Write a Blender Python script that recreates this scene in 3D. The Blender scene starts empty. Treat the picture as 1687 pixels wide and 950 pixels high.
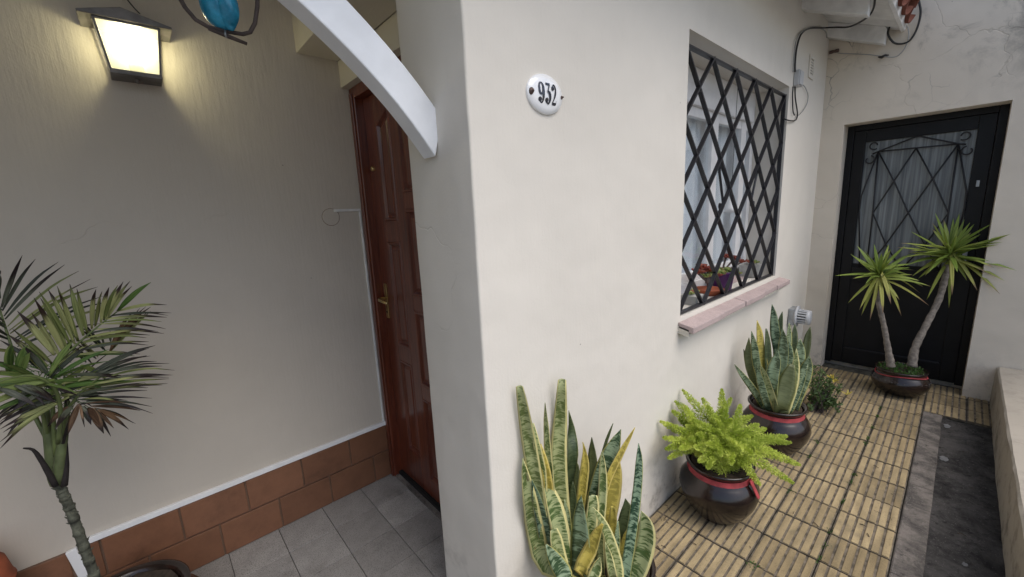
import bpy, bmesh, math, random
from mathutils import Vector, Matrix, noise
random.seed(7)
R = math.radians
sc = bpy.context.scene
COL = sc.collection
V = Vector

# ------------------------------------------------------------------ camera
FPX, CX, CY = 666.44, 843.5, 475.0
CAM = V((0.0, 0.0, 1.5))
YAW, PITCH, ROLL = 0.841876, -0.186737, -0.046094
Fw = V((math.cos(YAW)*math.cos(PITCH), math.sin(YAW)*math.cos(PITCH), math.sin(PITCH)))
R0 = V((math.sin(YAW), -math.cos(YAW), 0)); U0 = R0.cross(Fw)
Rt = R0*math.cos(ROLL) + U0*math.sin(ROLL)
Up = -R0*math.sin(ROLL) + U0*math.cos(ROLL)
cam_d = bpy.data.cameras.new('camera'); cam = bpy.data.objects.new('camera', cam_d); COL.objects.link(cam)
cam_d.sensor_width = 36; cam_d.lens = FPX*36/1687; cam_d.clip_start = 0.02; cam_d.clip_end = 2000
M = Matrix(((Rt.x, Up.x, -Fw.x, CAM.x), (Rt.y, Up.y, -Fw.y, CAM.y), (Rt.z, Up.z, -Fw.z, CAM.z), (0, 0, 0, 1)))
cam.matrix_world = M
sc.camera = cam

# ------------------------------------------------------------------ sky, sun, exposure
SUN_EL, SUN_AZ = R(58), V((0.12, -0.99, 0)).normalized()
world = bpy.data.worlds.new('World'); sc.world = world; world.use_nodes = True
wn = world.node_tree; bg = wn.nodes['Background']
sky = wn.nodes.new('ShaderNodeTexSky'); sky.sky_type = 'NISHITA'; sky.sun_disc = False
sky.sun_elevation = SUN_EL; sky.sun_rotation = math.atan2(SUN_AZ.x, SUN_AZ.y)
sky.air_density = 1.0; sky.dust_density = 2.8; sky.ozone_density = 1.0
wn.links.new(sky.outputs[0], bg.inputs[0]); bg.inputs[1].default_value = 0.12
sd = bpy.data.lights.new('sun', 'SUN'); sd.energy = 1.15; sd.angle = R(50); sd.color = (1.0, 0.97, 0.92)
so = bpy.data.objects.new('sun', sd); COL.objects.link(so)
sdir = -(SUN_AZ*math.cos(SUN_EL) + V((0, 0, math.sin(SUN_EL))))
so.rotation_euler = sdir.to_track_quat('-Z', 'Y').to_euler()
sc.view_settings.view_transform = 'Standard'; sc.view_settings.look = 'None'
sc.view_settings.exposure = 0.64; sc.view_settings.gamma = 1.0
sc.view_settings.use_curve_mapping = False

# ------------------------------------------------------------------ pixel helpers
def ray(px, py): return Rt*((px-CX)/FPX) - Up*((py-CY)/FPX) + Fw
def at(px, py, ax, val):
    d = ray(px, py); return CAM + d*((val-CAM[ax])/d[ax])
def deep(px, py, dist): return CAM + ray(px, py)*dist
def depth_of(p): return (V(p)-CAM).dot(Fw)

# ------------------------------------------------------------------ materials
class NT:
    def __init__(s, name):
        s.m = bpy.data.materials.new(name); s.m.use_nodes = True; s.t = s.m.node_tree
        s.b = s.t.nodes['Principled BSDF']; s.out = s.t.nodes['Material Output']
    def n(s, typ, **kw):
        nd = s.t.nodes.new(typ)
        for k, v in kw.items():
            if k.startswith('i_'):
                key = k[2:]; key = int(key) if key.isdigit() else key.replace('_', ' ')
                s.set(nd.inputs[key], v)
            else: setattr(nd, k, v)
        return nd
    def set(s, sock, v):
        if isinstance(v, bpy.types.NodeSocket): s.t.links.new(v, sock)
        elif isinstance(v, bpy.types.Node): s.t.links.new(v.outputs[0], sock)
        else:
            if isinstance(v, (tuple, list)) and len(v) == 3 and sock.type == 'RGBA': v = (*v, 1)
            sock.default_value = v
    def pos(s): return s.n('ShaderNodeNewGeometry').outputs['Position']
    def scale(s, vec, xyz): return s.n('ShaderNodeVectorMath', operation='MULTIPLY', i_0=vec, i_1=xyz).outputs[0]
    def noise(s, vec, scale, detail=3, rough=.55, dist=0):
        return s.n('ShaderNodeTexNoise', i_Vector=vec, i_Scale=scale, i_Detail=detail, i_Roughness=rough, i_Distortion=dist).outputs[0]
    def math(s, op, a, b=0.0, c=None, clamp=False):
        nd = s.n('ShaderNodeMath', operation=op, use_clamp=clamp); s.set(nd.inputs[0], a); s.set(nd.inputs[1], b)
        if c is not None: s.set(nd.inputs[2], c)
        return nd.outputs[0]
    def ramp(s, f, a, b, lo=0., hi=1.):
        nd = s.n('ShaderNodeMapRange', clamp=True); nd.interpolation_type = 'SMOOTHSTEP'
        for k, v in zip((0, 1, 2, 3, 4), (f, a, b, lo, hi)): s.set(nd.inputs[k], v)
        return nd.outputs[0]
    def mix(s, f, a, b, mode='MIX'):
        nd = s.n('ShaderNodeMix', data_type='RGBA', blend_type=mode)
        s.set(nd.inputs[0], f); s.set(nd.inputs[6], a); s.set(nd.inputs[7], b); return nd.outputs[2]
    def bump(s, h, strength, dist=.01):
        nd = s.n('ShaderNodeBump', i_Strength=strength, i_Distance=dist, i_Height=h); s.set(s.b.inputs['Normal'], nd.outputs[0])
    def rand(s): return s.n('ShaderNodeObjectInfo').outputs['Random']
    def base(s, c, rough=.6, spec=None, metal=0):
        s.set(s.b.inputs['Base Color'], c); s.set(s.b.inputs['Roughness'], rough); s.b.inputs['Metallic'].default_value = metal
        if spec is not None: s.b.inputs['Specular IOR Level'].default_value = spec
        return s.m

def plain(name, c, rough=.6, metal=0, var=.12, scale=20, bump=.0, spec=None, coat=0):
    k = NT(name); p = k.pos(); f = k.noise(p, scale, 4)
    dark = tuple(x*(1-var) for x in c); light = tuple(min(1, x*(1+var)) for x in c)
    k.base(k.mix(k.ramp(f, .3, .7), dark, light), rough, spec, metal)
    if bump: k.bump(k.noise(p, scale*4, 3), bump, .004)
    if coat: k.b.inputs['Coat Weight'].default_value = coat; k.b.inputs['Coat Roughness'].default_value = .12
    return k.m

def plaster(name, c, cracks=.5, streak=.5, mildew=0, chips=0, dirt=0.0):
    k = NT(name); p = k.pos()
    big = k.noise(p, 1.3, 4, .6); mid = k.noise(p, 7, 4, .6)
    col = k.mix(k.ramp(big, .3, .72), tuple(x*.955 for x in c), tuple(min(1, x*1.03) for x in c))
    col = k.mix(k.ramp(mid, .52, .78, 0, .07), col, (c[0]*.72, c[1]*.70, c[2]*.66))
    # hairline cracks
    dv = k.n('ShaderNodeTexNoise', i_Vector=p, i_Scale=3.0, i_Detail=4.0)
    pv = k.n('ShaderNodeVectorMath', operation='MULTIPLY_ADD', i_0=dv.outputs['Color'], i_1=(.35, .35, .35), i_2=p).outputs[0]
    vo = k.n('ShaderNodeTexVoronoi', feature='DISTANCE_TO_EDGE', i_Vector=pv, i_Scale=1.9).outputs['Distance']
    line = k.ramp(vo, .0015, .006, 1, 0)
    mask = k.ramp(k.noise(p, 1.1, 3), .66-.14*cracks, .74-.14*cracks)
    crk = k.math('MULTIPLY', line, mask)
    col = k.mix(k.math('MULTIPLY', crk, .20*min(1, cracks+.3)), col, (c[0]*.35, c[1]*.33, c[2]*.3))
    # specks
    sp = k.n('ShaderNodeTexVoronoi', feature='F1', i_Vector=p, i_Scale=9.0).outputs['Distance']
    spk = k.math('MULTIPLY', k.ramp(sp, .02, .035, 1, 0), k.ramp(k.noise(p, 6, 2), .55, .6))
    col = k.mix(k.math('MULTIPLY', spk, .6), col, (.12, .1, .08))
    if mildew:
        z = k.n('ShaderNodeSeparateXYZ', i_0=p).outputs
        up = k.ramp(z[2], 1.95, 2.6)
        ml = k.math('MULTIPLY', up, k.ramp(k.noise(p, 3.4, 7, .72, .4), .49, .68))
        col = k.mix(k.math('MULTIPLY', ml, mildew), col, (.10, .10, .09))
        v2 = k.n('ShaderNodeTexVoronoi', feature='DISTANCE_TO_EDGE', i_Vector=pv, i_Scale=4.2).outputs['Distance']
        l2 = k.math('MULTIPLY', k.ramp(v2, .004, .016, 1, 0), k.math('MULTIPLY', up, k.ramp(k.noise(p, 2.5, 3), .48, .6)))
        col = k.mix(k.math('MULTIPLY', l2, .75), col, (.12, .12, .12))
    if chips:
        ch = k.ramp(k.noise(p, 5.5, 5, .6), .705, .72)
        zz = k.n('ShaderNodeSeparateXYZ', i_0=p).outputs[2]
        col = k.mix(k.math('MULTIPLY', ch, k.ramp(zz, 1.9, 2.3)), col, (.82, .83, .85))
    if dirt:
        zz = k.n('ShaderNodeSeparateXYZ', i_0=p).outputs[2]
        d = k.math('MULTIPLY', k.ramp(zz, .0, .45, 1, 0), k.ramp(k.noise(p, 9, 6, .7), .46, .68))
        col = k.mix(k.math('MULTIPLY', d, dirt), col, (.16, .14, .12))
    k.base(col, .85, .25)
    st = k.noise(k.scale(p, (70, 70, 9)), 1.0, 3)
    fine = k.noise(p, 120, 3); wav = k.noise(p, 4.5, 2)
    h = k.math('ADD', k.math('MULTIPLY', st, streak), k.math('MULTIPLY', fine, .35))
    h = k.math('ADD', h, k.math('MULTIPLY', wav, 5.0)); h = k.math('SUBTRACT', h, k.math('MULTIPLY', crk, 1.2))
    k.bump(h, .42, .004)
    return k.m

def wood(name, c1, c2):
    k = NT(name); p = k.pos()
    g = k.noise(k.scale(p, (60, 60, 3.5)), 1.0, 5, .65, .6)
    k.base(k.mix(k.ramp(g, .3, .7), c1, c2), .32, .5)
    k.b.inputs['Coat Weight'].default_value = .5; k.b.inputs['Coat Roughness'].default_value = .18
    k.bump(g, .12, .002); return k.m

def snake_mat(name, dark, pale, edge, edge_w=.40, bands=75.0):
    k = NT(name); uv = k.n('ShaderNodeUVMap').outputs[0]; s = k.n('ShaderNodeSeparateXYZ', i_0=uv).outputs
    rnd = k.rand(); du = k.math('ABSOLUTE', k.math('SUBTRACT', s[0], .5))
    vv = k.math('ADD', s[1], k.math('MULTIPLY', du, .010))
    vec = k.n('ShaderNodeCombineXYZ', i_0=k.math('MULTIPLY', s[0], 1.5), i_1=k.math('MULTIPLY', vv, bands*1.9), i_2=k.math('MULTIPLY', rnd, 50)).outputs[0]
    b = k.noise(vec, 1.0, 4, .6, .5)
    broad = k.noise(k.n('ShaderNodeCombineXYZ', i_0=k.math('MULTIPLY', s[0], 1.2), i_1=k.math('MULTIPLY', s[1], 14.0), i_2=k.math('MULTIPLY', rnd, 31)).outputs[0], 1.0, 2)
    f = k.ramp(k.math('ADD', b, k.math('MULTIPLY', k.math('SUBTRACT', broad, .5), .55)), .42, .56)
    col = k.mix(f, dark, pale)
    en = k.noise(k.scale(uv, (4, 30, 1)), 1.0, 2)
    e = k.ramp(k.math('ADD', du, k.math('MULTIPLY', k.math('SUBTRACT', en, .5), .07)), edge_w-.012, edge_w+.012)
    col = k.mix(e, col, edge)
    dead = k.ramp(k.noise(k.n('ShaderNodeVectorMath', operation='ADD', i_0=k.scale(uv, (3, 18, 1)), i_1=k.n('ShaderNodeCombineXYZ', i_2=k.math('MULTIPLY', rnd, 70)).outputs[0]).outputs[0], 1.0, 5, .75), .66, .72)
    col = k.mix(k.math('MULTIPLY', dead, .8), col, (.20, .10, .04))
    col = k.mix(k.ramp(rnd, 0, 1, 0, .3), col, k.mix(.5, col, (.35, .33, .10)))
    k.base(col, .42, .45)
    k.bump(k.noise(k.scale(uv, (26, 6, 1)), 1.0, 3), .25, .003)
    return k.m

def blade_mat(name, c1, c2, tip, tip0=.72, tip1=.95, trans=.15, rough=.45):
    """leaf blade: uv.y runs 0..1 from base to tip; dry tip with a ragged start"""
    k = NT(name); uv = k.n('ShaderNodeUVMap').outputs[0]; s = k.n('ShaderNodeSeparateXYZ', i_0=uv).outputs
    rnd = k.rand()
    v3 = k.n('ShaderNodeCombineXYZ', i_0=k.math('MULTIPLY', s[0], 9), i_1=k.math('MULTIPLY', s[1], 2.5), i_2=k.math('MULTIPLY', rnd, 40)).outputs[0]
    f = k.noise(v3, 1.0, 4, .6)
    col = k.mix(k.ramp(k.math('ADD', f, k.math('MULTIPLY', k.math('SUBTRACT', rnd, .5), .45)), .28, .75), c1, c2)
    tn = k.noise(k.n('ShaderNodeCombineXYZ', i_0=k.math('MULTIPLY', s[0], 4), i_1=k.math('MULTIPLY', s[1], 7), i_2=k.math('MULTIPLY', rnd, 90)).outputs[0], 1.0, 3)
    off = k.math('ADD', s[1], k.math('MULTIPLY', k.math('SUBTRACT', k.math('ADD', tn, rnd), 1.0), .38))
    col = k.mix(k.ramp(off, tip0, tip1), col, tip)
    k.base(col, rough, .4)
    k.bump(k.noise(k.scale(uv, (22, 2, 1)), 1.0, 2), .3, .002)
    if trans:
        tr = k.n('ShaderNodeBsdfTranslucent'); k.set(tr.inputs[0], col)
        mx = k.n('ShaderNodeMixShader'); mx.inputs[0].default_value = trans
        k.t.links.new(k.b.outputs[0], mx.inputs[1]); k.t.links.new(tr.outputs[0], mx.inputs[2]); k.t.links.new(mx.outputs[0], k.out.inputs[0])
    return k.m

def tile_mat(name, c1, c2, rough, grit=0, stain=(.05, .05, .05), stain_amt=.4, bumpv=.15):
    k = NT(name); p = k.pos(); rnd = k.rand()
    col = k.mix(rnd, c1, c2)
    col = k.mix(k.ramp(k.noise(p, 14, 5, .65), .35, .75, 0, .35), col, tuple(x*.62 for x in c1))
    if grit:
        g = k.noise(p, 260, 2); col = k.mix(k.ramp(g, .52, .68, 0, grit), col, tuple(x*.35 for x in c1))
        g2 = k.noise(p, 190, 2); col = k.mix(k.ramp(g2, .60, .70, 0, grit*.6), col, tuple(min(1, x*1.6) for x in c1))
    st = k.ramp(k.noise(p, 3.2, 6, .7), .50, .74, 0, stain_amt)
    col = k.mix(st, col, stain)
    k.base(col, rough, .35); k.bump(k.noise(p, 90, 4), bumpv, .003); return k.m

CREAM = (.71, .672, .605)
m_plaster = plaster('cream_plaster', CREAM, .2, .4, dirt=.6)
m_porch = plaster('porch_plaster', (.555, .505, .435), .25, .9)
m_annex = plaster('annex_plaster', (.68, .615, .52), .9, .3, mildew=.5, chips=1, dirt=.6)
m_lowwall = plaster('low_wall_plaster', (.41, .37, .31), .8, .4, dirt=.9)  # brown dirt, made heavier so the colour also carries the inner face's shade
m_ceiling = plaster('ceiling_paint', (.60, .56, .47), .4, .3)
m_arch = plain('arch_white_paint', (.85, .875, .91), .6, var=.05, scale=9, bump=.12)
m_white = plain('white_paint', (.80, .80, .80), .45, var=.05, scale=12)
m_rafter = plain('rafter_white_paint', (.72, .72, .71), .6, var=.14, scale=7, bump=.2)
m_wood = wood('mahogany', (.075, .015, .008), (.165, .040, .018))
m_brass = plain('brass', (.55, .42, .20), .3, 1)
m_black = plain('black_iron', (.012, .012, .014), .42, var=.2, bump=.1)
m_blackdoor = plain('black_door_paint', (.0045, .0047, .006), .45, var=.3, scale=9, bump=.05, spec=.3)
m_grille = plain('grille_paint', (.018, .018, .022), .38, var=.15, bump=.08)
m_rubber = plain('dark_gap', (.006, .006, .006), .8)
m_skirt = tile_mat('terracotta_tile', (.175, .083, .047), (.235, .11, .062), .38, .12, (.075, .038, .024), .6, .12)
m_grout = plain('grout', (.17, .105, .07), .85, bump=.2)
m_gran = tile_mat('granite_tile', (.25, .24, .23), (.36, .35, .335), .6, .9, (.09, .082, .075), .5)
m_pgrout = plain('porch_grout', (.045, .042, .04), .9, bump=.3)
def bar_mat(*a):
    m = tile_mat(*a); t = m.node_tree; b = t.nodes['Principled BSDF']; src = b.inputs['Base Color'].links[0].from_socket
    g = t.nodes.new('ShaderNodeNewGeometry'); mu = t.nodes.new('ShaderNodeVectorMath'); mu.operation = 'MULTIPLY'; mu.inputs[1].default_value = (4.5, 29, 1)
    w = t.nodes.new('ShaderNodeTexNoise'); w.inputs['Scale'].default_value = 1.0; w.inputs['Detail'].default_value = 1.0
    mr = t.nodes.new('ShaderNodeMapRange'); mr.inputs[1].default_value = .3; mr.inputs[2].default_value = .7; mr.inputs[3].default_value = .72; mr.inputs[4].default_value = 1.15
    mx = t.nodes.new('ShaderNodeVectorMath'); mx.operation = 'SCALE'
    t.links.new(g.outputs['Position'], mu.inputs[0]); t.links.new(mu.outputs[0], w.inputs['Vector']); t.links.new(w.outputs[0], mr.inputs[0]); t.links.new(src, mx.inputs[0]); t.links.new(mr.outputs[0], mx.inputs['Scale']); t.links.new(mx.outputs[0], b.inputs['Base Color'])
    return m
m_bar = bar_mat('yellow_tile', (.285, .22, .122), (.42, .33, .19), .85, .4, (.115, .105, .08), .75, .45)
m_joint = plain('joint_grime', (.065, .063, .05), .95, var=.5, scale=30, bump=.3)
m_groove = plain('groove_grime', (.135, .113, .085), .95, var=.5, scale=30, bump=.3)
m_conc = tile_mat('kerb_concrete', (.165, .15, .135), (.22, .20, .18), .9, .35, (.07, .065, .06), .7, .5)
m_dark = tile_mat('dark_screed', (.060, .058, .056), (.085, .08, .076), .9, .5, (.018, .017, .017), .85, 1.0)
def rough_ground(name, c1, c2, speck, sc_=7.0):
    k = NT(name); p = k.pos(); f = k.noise(p, sc_, 9, .74, .3)
    col = k.mix(k.ramp(f, .34, .66), c1, c2)
    col = k.mix(k.ramp(k.noise(p, 140, 3), .62, .72, 0, .7), col, speck)
    col = k.mix(k.ramp(k.noise(p, 28, 6, .7), .55, .70, 0, .8), col, tuple(x*.5 for x in c1))
    k.base(col, .92, .25); k.bump(k.math('ADD', f, k.math('MULTIPLY', k.noise(p, 60, 6, .7), .6)), .8, .02); return k.m
m_conc = rough_ground('kerb_concrete', (.075, .07, .065), (.235, .21, .19), (.30, .28, .26), 8)
m_dark = rough_ground('dark_screed', (.022, .021, .021), (.095, .09, .086), (.20, .19, .18), 6)
m_ground = plain('ground_concrete', (.22, .21, .19), .9, var=.25, scale=3, bump=.3)
m_sill = tile_mat('pink_sill_tile', (.43, .34, .33), (.50, .40, .385), .85, .45, (.26, .21, .20), .45, .5)
m_mortar = plain('mortar', (.62, .58, .50), .9, bump=.3)
m_pot = plain('brown_glaze', (.017, .010, .008), .22, var=.45, scale=11, bump=.12, coat=.3)
m_terra = plain('terracotta', (.33, .085, .035), .8, var=.2)
m_ribbon = plain('red_ribbon', (.34, .045, .05), .7, var=.3, scale=25)
m_soil = plain('soil', (.035, .024, .016), .95, var=.5, scale=60, bump=.8)
m_moss = plain('moss', (.06, .12, .02), .9, var=.5, scale=60, bump=.6)
m_zinc = plain('zinc', (.40, .42, .44), .45, .6, .2)
m_plastic = plain('white_plastic', (.50, .51, .52), .4, var=.05)
m_cable = plain('black_cable', (.02, .02, .02), .5)
m_gcable = plain('grey_cable', (.32, .32, .31), .5)
m_roof = tile_mat('roof_tile_clay', (.17, .058, .04), (.23, .085, .055), .85, .2, (.07, .04, .03), .6, .5)
m_enamel = plain('white_enamel', (.86, .87, .88), .12, var=.02, coat=.5)
m_ink = plain('blue_black_enamel', (.02, .022, .035), .18, coat=.5)
m_rust = plain('rusty_screw', (.12, .085, .075), .6, .6, .4, 200)
m_curtain = plain('curtain_cloth', (.88, .89, .91), .8, var=.03, scale=4)
m_purple = plain('purple_plastic', (.10, .018, .16), .4)
m_greypot = plain('cement_pot', (.36, .36, .34), .85, bump=.3)
m_twig = plain('twig_bark', (.09, .07, .065), .8, var=.3, bump=.4)
m_lampmetal = plain('lamp_metal', (.16, .15, .145), .45, .5, .25)
m_lampwhite = plain('lamp_socket', (.62, .62, .56), .5)

k = NT('turquoise_glaze'); p_ = k.pos()
k.base(k.mix(k.ramp(k.noise(p_, 22, 4, .6), .35, .7), (.015, .22, .38), (.05, .45, .74)), .25, .5); m_blue = k.m

k = NT('reeded_glass'); p_ = k.pos()
st = k.noise(k.scale(p_, (5, 60, 1.5)), 1.0, 3)
k.base(k.mix(k.ramp(st, .3, .75), (.10, .11, .115), (.26, .28, .28)), .35, .5); k.bump(k.noise(k.scale(p_, (1, 420, 1)), 1.0, 1), .25, .002); m_reed = k.m

k = NT('window_glass')
gl = k.n('ShaderNodeBsdfGlossy'); gl.inputs['Roughness'].default_value = .02; gl.inputs['Color'].default_value = (1, 1, 1, 1)
tr = k.n('ShaderNodeBsdfTransparent'); tr.inputs[0].default_value = (.95, .97, .98, 1)
fr = k.n('ShaderNodeFresnel'); k.set(fr.inputs[0], k.math('MULTIPLY_ADD', k.n('ShaderNodeNewGeometry').outputs['Backfacing'], -.83333, 1.5))
mx = k.n('ShaderNodeMixShader'); k.t.links.new(fr.outputs[0], mx.inputs[0]); k.t.links.new(tr.outputs[0], mx.inputs[1]); k.t.links.new(gl.outputs[0], mx.inputs[2])
k.t.links.new(mx.outputs[0], k.out.inputs[0]); m_glass = k.m

k = NT('frosted_lamp_glass')
tl = k.n('ShaderNodeBsdfTranslucent'); tl.inputs[0].default_value = (.92, .92, .85, 1)
tr = k.n('ShaderNodeBsdfTransparent'); tr.inputs[0].default_value = (.95, .95, .9, 1)
mx = k.n('ShaderNodeMixShader'); mx.inputs[0].default_value = .80
k.t.links.new(tl.outputs[0], mx.inputs[1]); k.t.links.new(tr.outputs[0], mx.inputs[2]); k.t.links.new(mx.outputs[0], k.out.inputs[0]); m_frost = k.m

k = NT('bulb_glow'); em = k.n('ShaderNodeEmission'); em.inputs[0].default_value = (1, .97, .85, 1); em.inputs[1].default_value = 12
k.t.links.new(em.outputs[0], k.out.inputs[0]); m_bulb = k.m

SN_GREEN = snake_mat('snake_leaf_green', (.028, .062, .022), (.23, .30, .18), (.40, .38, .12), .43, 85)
SN_TEAL = snake_mat('snake_leaf_teal', (.020, .055, .028), (.22, .31, .20), (.36, .38, .14), .44, 80)
SN_EDGE = snake_mat('snake_leaf_yellow_edge', (.065, .11, .028), (.33, .37, .18), (.68, .62, .28), .37, 70)
SN_YEL = snake_mat('snake_leaf_yellowing', (.27, .22, .035), (.50, .40, .08), (.60, .48, .14), .36, 40)
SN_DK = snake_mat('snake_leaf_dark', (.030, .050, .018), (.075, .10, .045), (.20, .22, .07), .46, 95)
SN = dict(g=SN_GREEN, t=SN_TEAL, e=SN_EDGE, y=SN_YEL, d=SN_DK)
m_yucca = blade_mat('yucca_leaf', (.20, .29, .05), (.42, .49, .11), (.30, .22, .12), .93, 1.05, .2)
m_yucca_old = blade_mat('yucca_old_leaf', (.29, .33, .06), (.43, .42, .10), (.22, .14, .08), .80, 1.0, .2)
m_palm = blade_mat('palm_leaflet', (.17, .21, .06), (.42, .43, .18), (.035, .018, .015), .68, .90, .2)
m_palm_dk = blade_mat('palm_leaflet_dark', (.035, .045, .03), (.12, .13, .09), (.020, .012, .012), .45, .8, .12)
m_palm_lush = blade_mat('palm_leaflet_lush', (.075, .15, .03), (.24, .31, .09), (.05, .03, .02), .92, 1.08, .25)
m_palm_brown = blade_mat('palm_leaflet_dry', (.06, .033, .02), (.22, .13, .07), (.02, .012, .01), .7, 1.0, .1)
m_petiole = plain('palm_petiole', (.12, .155, .05), .5, var=.35, scale=14)
m_shaft = plain('palm_crown_shaft', (.10, .125, .05), .55, var=.45, scale=16, bump=.2)
m_husk = plain('palm_dead_sheath', (.018, .013, .012), .85, var=.4, bump=.4)
m_ptrunk = plain('palm_trunk_bark', (.082, .085, .062), .9, var=.5, scale=35, bump=.8)
m_ytrunk = plain('yucca_bark', (.19, .165, .14), .9, var=.35, scale=40, bump=.7)
m_bush = blade_mat('bush_leaf', (.075, .13, .04), (.19, .27, .09), (.30, .30, .08), .93, 1.1, .2)
m_bushy = blade_mat('bush_leaf_yellow', (.40, .34, .05), (.50, .40, .08), (.4, .3, .1), .93, 1.1, .2)
m_weed = blade_mat('weed_leaf', (.035, .09, .015), (.08, .17, .03), (.1, .15, .03), .93, 1.1, .2)
m_succ_red = blade_mat('succulent_red', (.22, .035, .03), (.36, .10, .05), (.12, .02, .02), .7, 1.0, .05)
m_succ_green = blade_mat('succulent_green', (.20, .27, .07), (.36, .42, .14), (.35, .12, .06), .8, 1.0, .05)
k = NT('foxtail_needles'); p_ = k.pos()
cc = k.mix(k.ramp(k.noise(p_, 26, 3), .3, .7), (.37, .47, .05), (.70, .77, .17))
cc = k.mix(k.ramp(k.noise(p_, 55, 3), .60, .72, 0, .7), cc, (.55, .48, .20))
cc = k.mix(k.ramp(k.rand(), 0, 1, .0, .4), cc, (.20, .30, .03)); k.base(cc, .6, .3); tl = k.n('ShaderNodeBsdfTranslucent'); k.set(tl.inputs[0], cc); mx = k.n('ShaderNodeMixShader'); mx.inputs[0].default_value = .18
k.t.links.new(k.b.outputs[0], mx.inputs[1]); k.t.links.new(tl.outputs[0], mx.inputs[2]); k.t.links.new(mx.outputs[0], k.out.inputs[0]); m_fox = k.m

# ------------------------------------------------------------------ mesh helpers
class MB:
    def __init__(s): s.v = []; s.f = []; s.uv = []; s.mi = []; s.cur = 0
    def add(s, vs, fs, uvs=None):
        o = len(s.v); s.v += [tuple(v) for v in vs]; s.f += [tuple(i+o for i in f) for f in fs]
        s.uv += list(uvs) if uvs else [(0, 0)]*len(vs); s.mi += [s.cur]*len(fs); return s
    def box(s, a, b):
        x0, y0, z0 = (min(p, q) for p, q in zip(a, b)); x1, y1, z1 = (max(p, q) for p, q in zip(a, b))
        return s.add([(x0, y0, z0), (x1, y0, z0), (x1, y1, z0), (x0, y1, z0), (x0, y0, z1), (x1, y0, z1), (x1, y1, z1), (x0, y1, z1)],
                     [(0, 3, 2, 1), (4, 5, 6, 7), (0, 1, 5, 4), (1, 2, 6, 5), (2, 3, 7, 6), (3, 0, 4, 7)])
    def prism(s, poly, ax, a, b):
        """poly: 2-D points in the two axes other than ax"""
        def mk(p, w):
            q = list(p); q.insert(ax, w); return tuple(q)
        n = len(poly)
        return s.add([mk(p, a) for p in poly]+[mk(p, b) for p in poly],
                     [tuple(range(n))[::-1], tuple(range(n, 2*n))]+[(i, (i+1) % n, n+(i+1) % n, n+i) for i in range(n)])
    def tube(s, pts, rad, n=8, cap=True):
        pts = [V(p) for p in pts]; m = len(pts)
        if not isinstance(rad, (list, tuple)): rad = [rad]*m
        vs = []; a = None
        for i, p in enumerate(pts):
            t = (pts[min(i+1, m-1)]-pts[max(i-1, 0)]).normalized()
            if a is None: a = t.orthogonal().normalized()
            a = (a - t*a.dot(t)); a = a.normalized() if a.length > 1e-6 else t.orthogonal().normalized()
            b = t.cross(a)
            vs += [p+(a*math.cos(2*math.pi*j/n)+b*math.sin(2*math.pi*j/n))*rad[i] for j in range(n)]
        fs = [(i*n+j, i*n+(j+1) % n, (i+1)*n+(j+1) % n, (i+1)*n+j) for i in range(m-1) for j in range(n)]
        if cap: fs += [tuple(range(n))[::-1], tuple(range((m-1)*n, m*n))]
        return s.add(vs, fs)
    def lathe(s, prof, c, n=32, axis='Z', wob=0):
        vs = []
        for r, h in prof:
            for j in range(n):
                t = 2*math.pi*j/n; rr = r*(1+wob*math.sin(2*t+h*9)+wob*.6*math.sin(3*t+1+h*5))
                x, y = rr*math.cos(t), rr*math.sin(t)
                q = (x, y, h) if axis == 'Z' else ((x, h, y) if axis == 'Y' else (h, x, y))
                vs.append((c[0]+q[0], c[1]+q[1], c[2]+q[2]))
        m = len(prof)
        fs = [(i*n+j, i*n+(j+1) % n, (i+1)*n+(j+1) % n, (i+1)*n+j) for i in range(m-1) for j in range(n)]
        return s.add(vs, fs)
    def build(s, name, mat, parent=None, smooth=False, label=None, bevel=0, fix=True, kind=None):
        me = bpy.data.meshes.new(name); me.from_pydata(s.v, [], s.f)
        if any(u != (0, 0) for u in s.uv):
            ul = me.uv_layers.new(name='UVMap')
            for lp in me.loops: ul.data[lp.index].uv = s.uv[lp.vertex_index]
        if fix or bevel:
            bm = bmesh.new(); bm.from_mesh(me)
            if fix: bmesh.ops.recalc_face_normals(bm, faces=bm.faces)
            if bevel:
                bmesh.ops.bevel(bm, geom=[e for e in bm.edges if len(e.link_faces) == 2 and e.calc_face_angle(0) > .5], offset=bevel, segments=2, affect='EDGES', profile=.5)
            bm.to_mesh(me); bm.free()
        mats = mat if isinstance(mat, (list, tuple)) else [mat]
        for q in mats: me.materials.append(q)
        if len(mats) > 1 and not bevel:
            for pl, i in zip(me.polygons, s.mi): pl.material_index = i
        if smooth: me.shade_smooth()
        return link(name, me, parent, label, kind)

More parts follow.
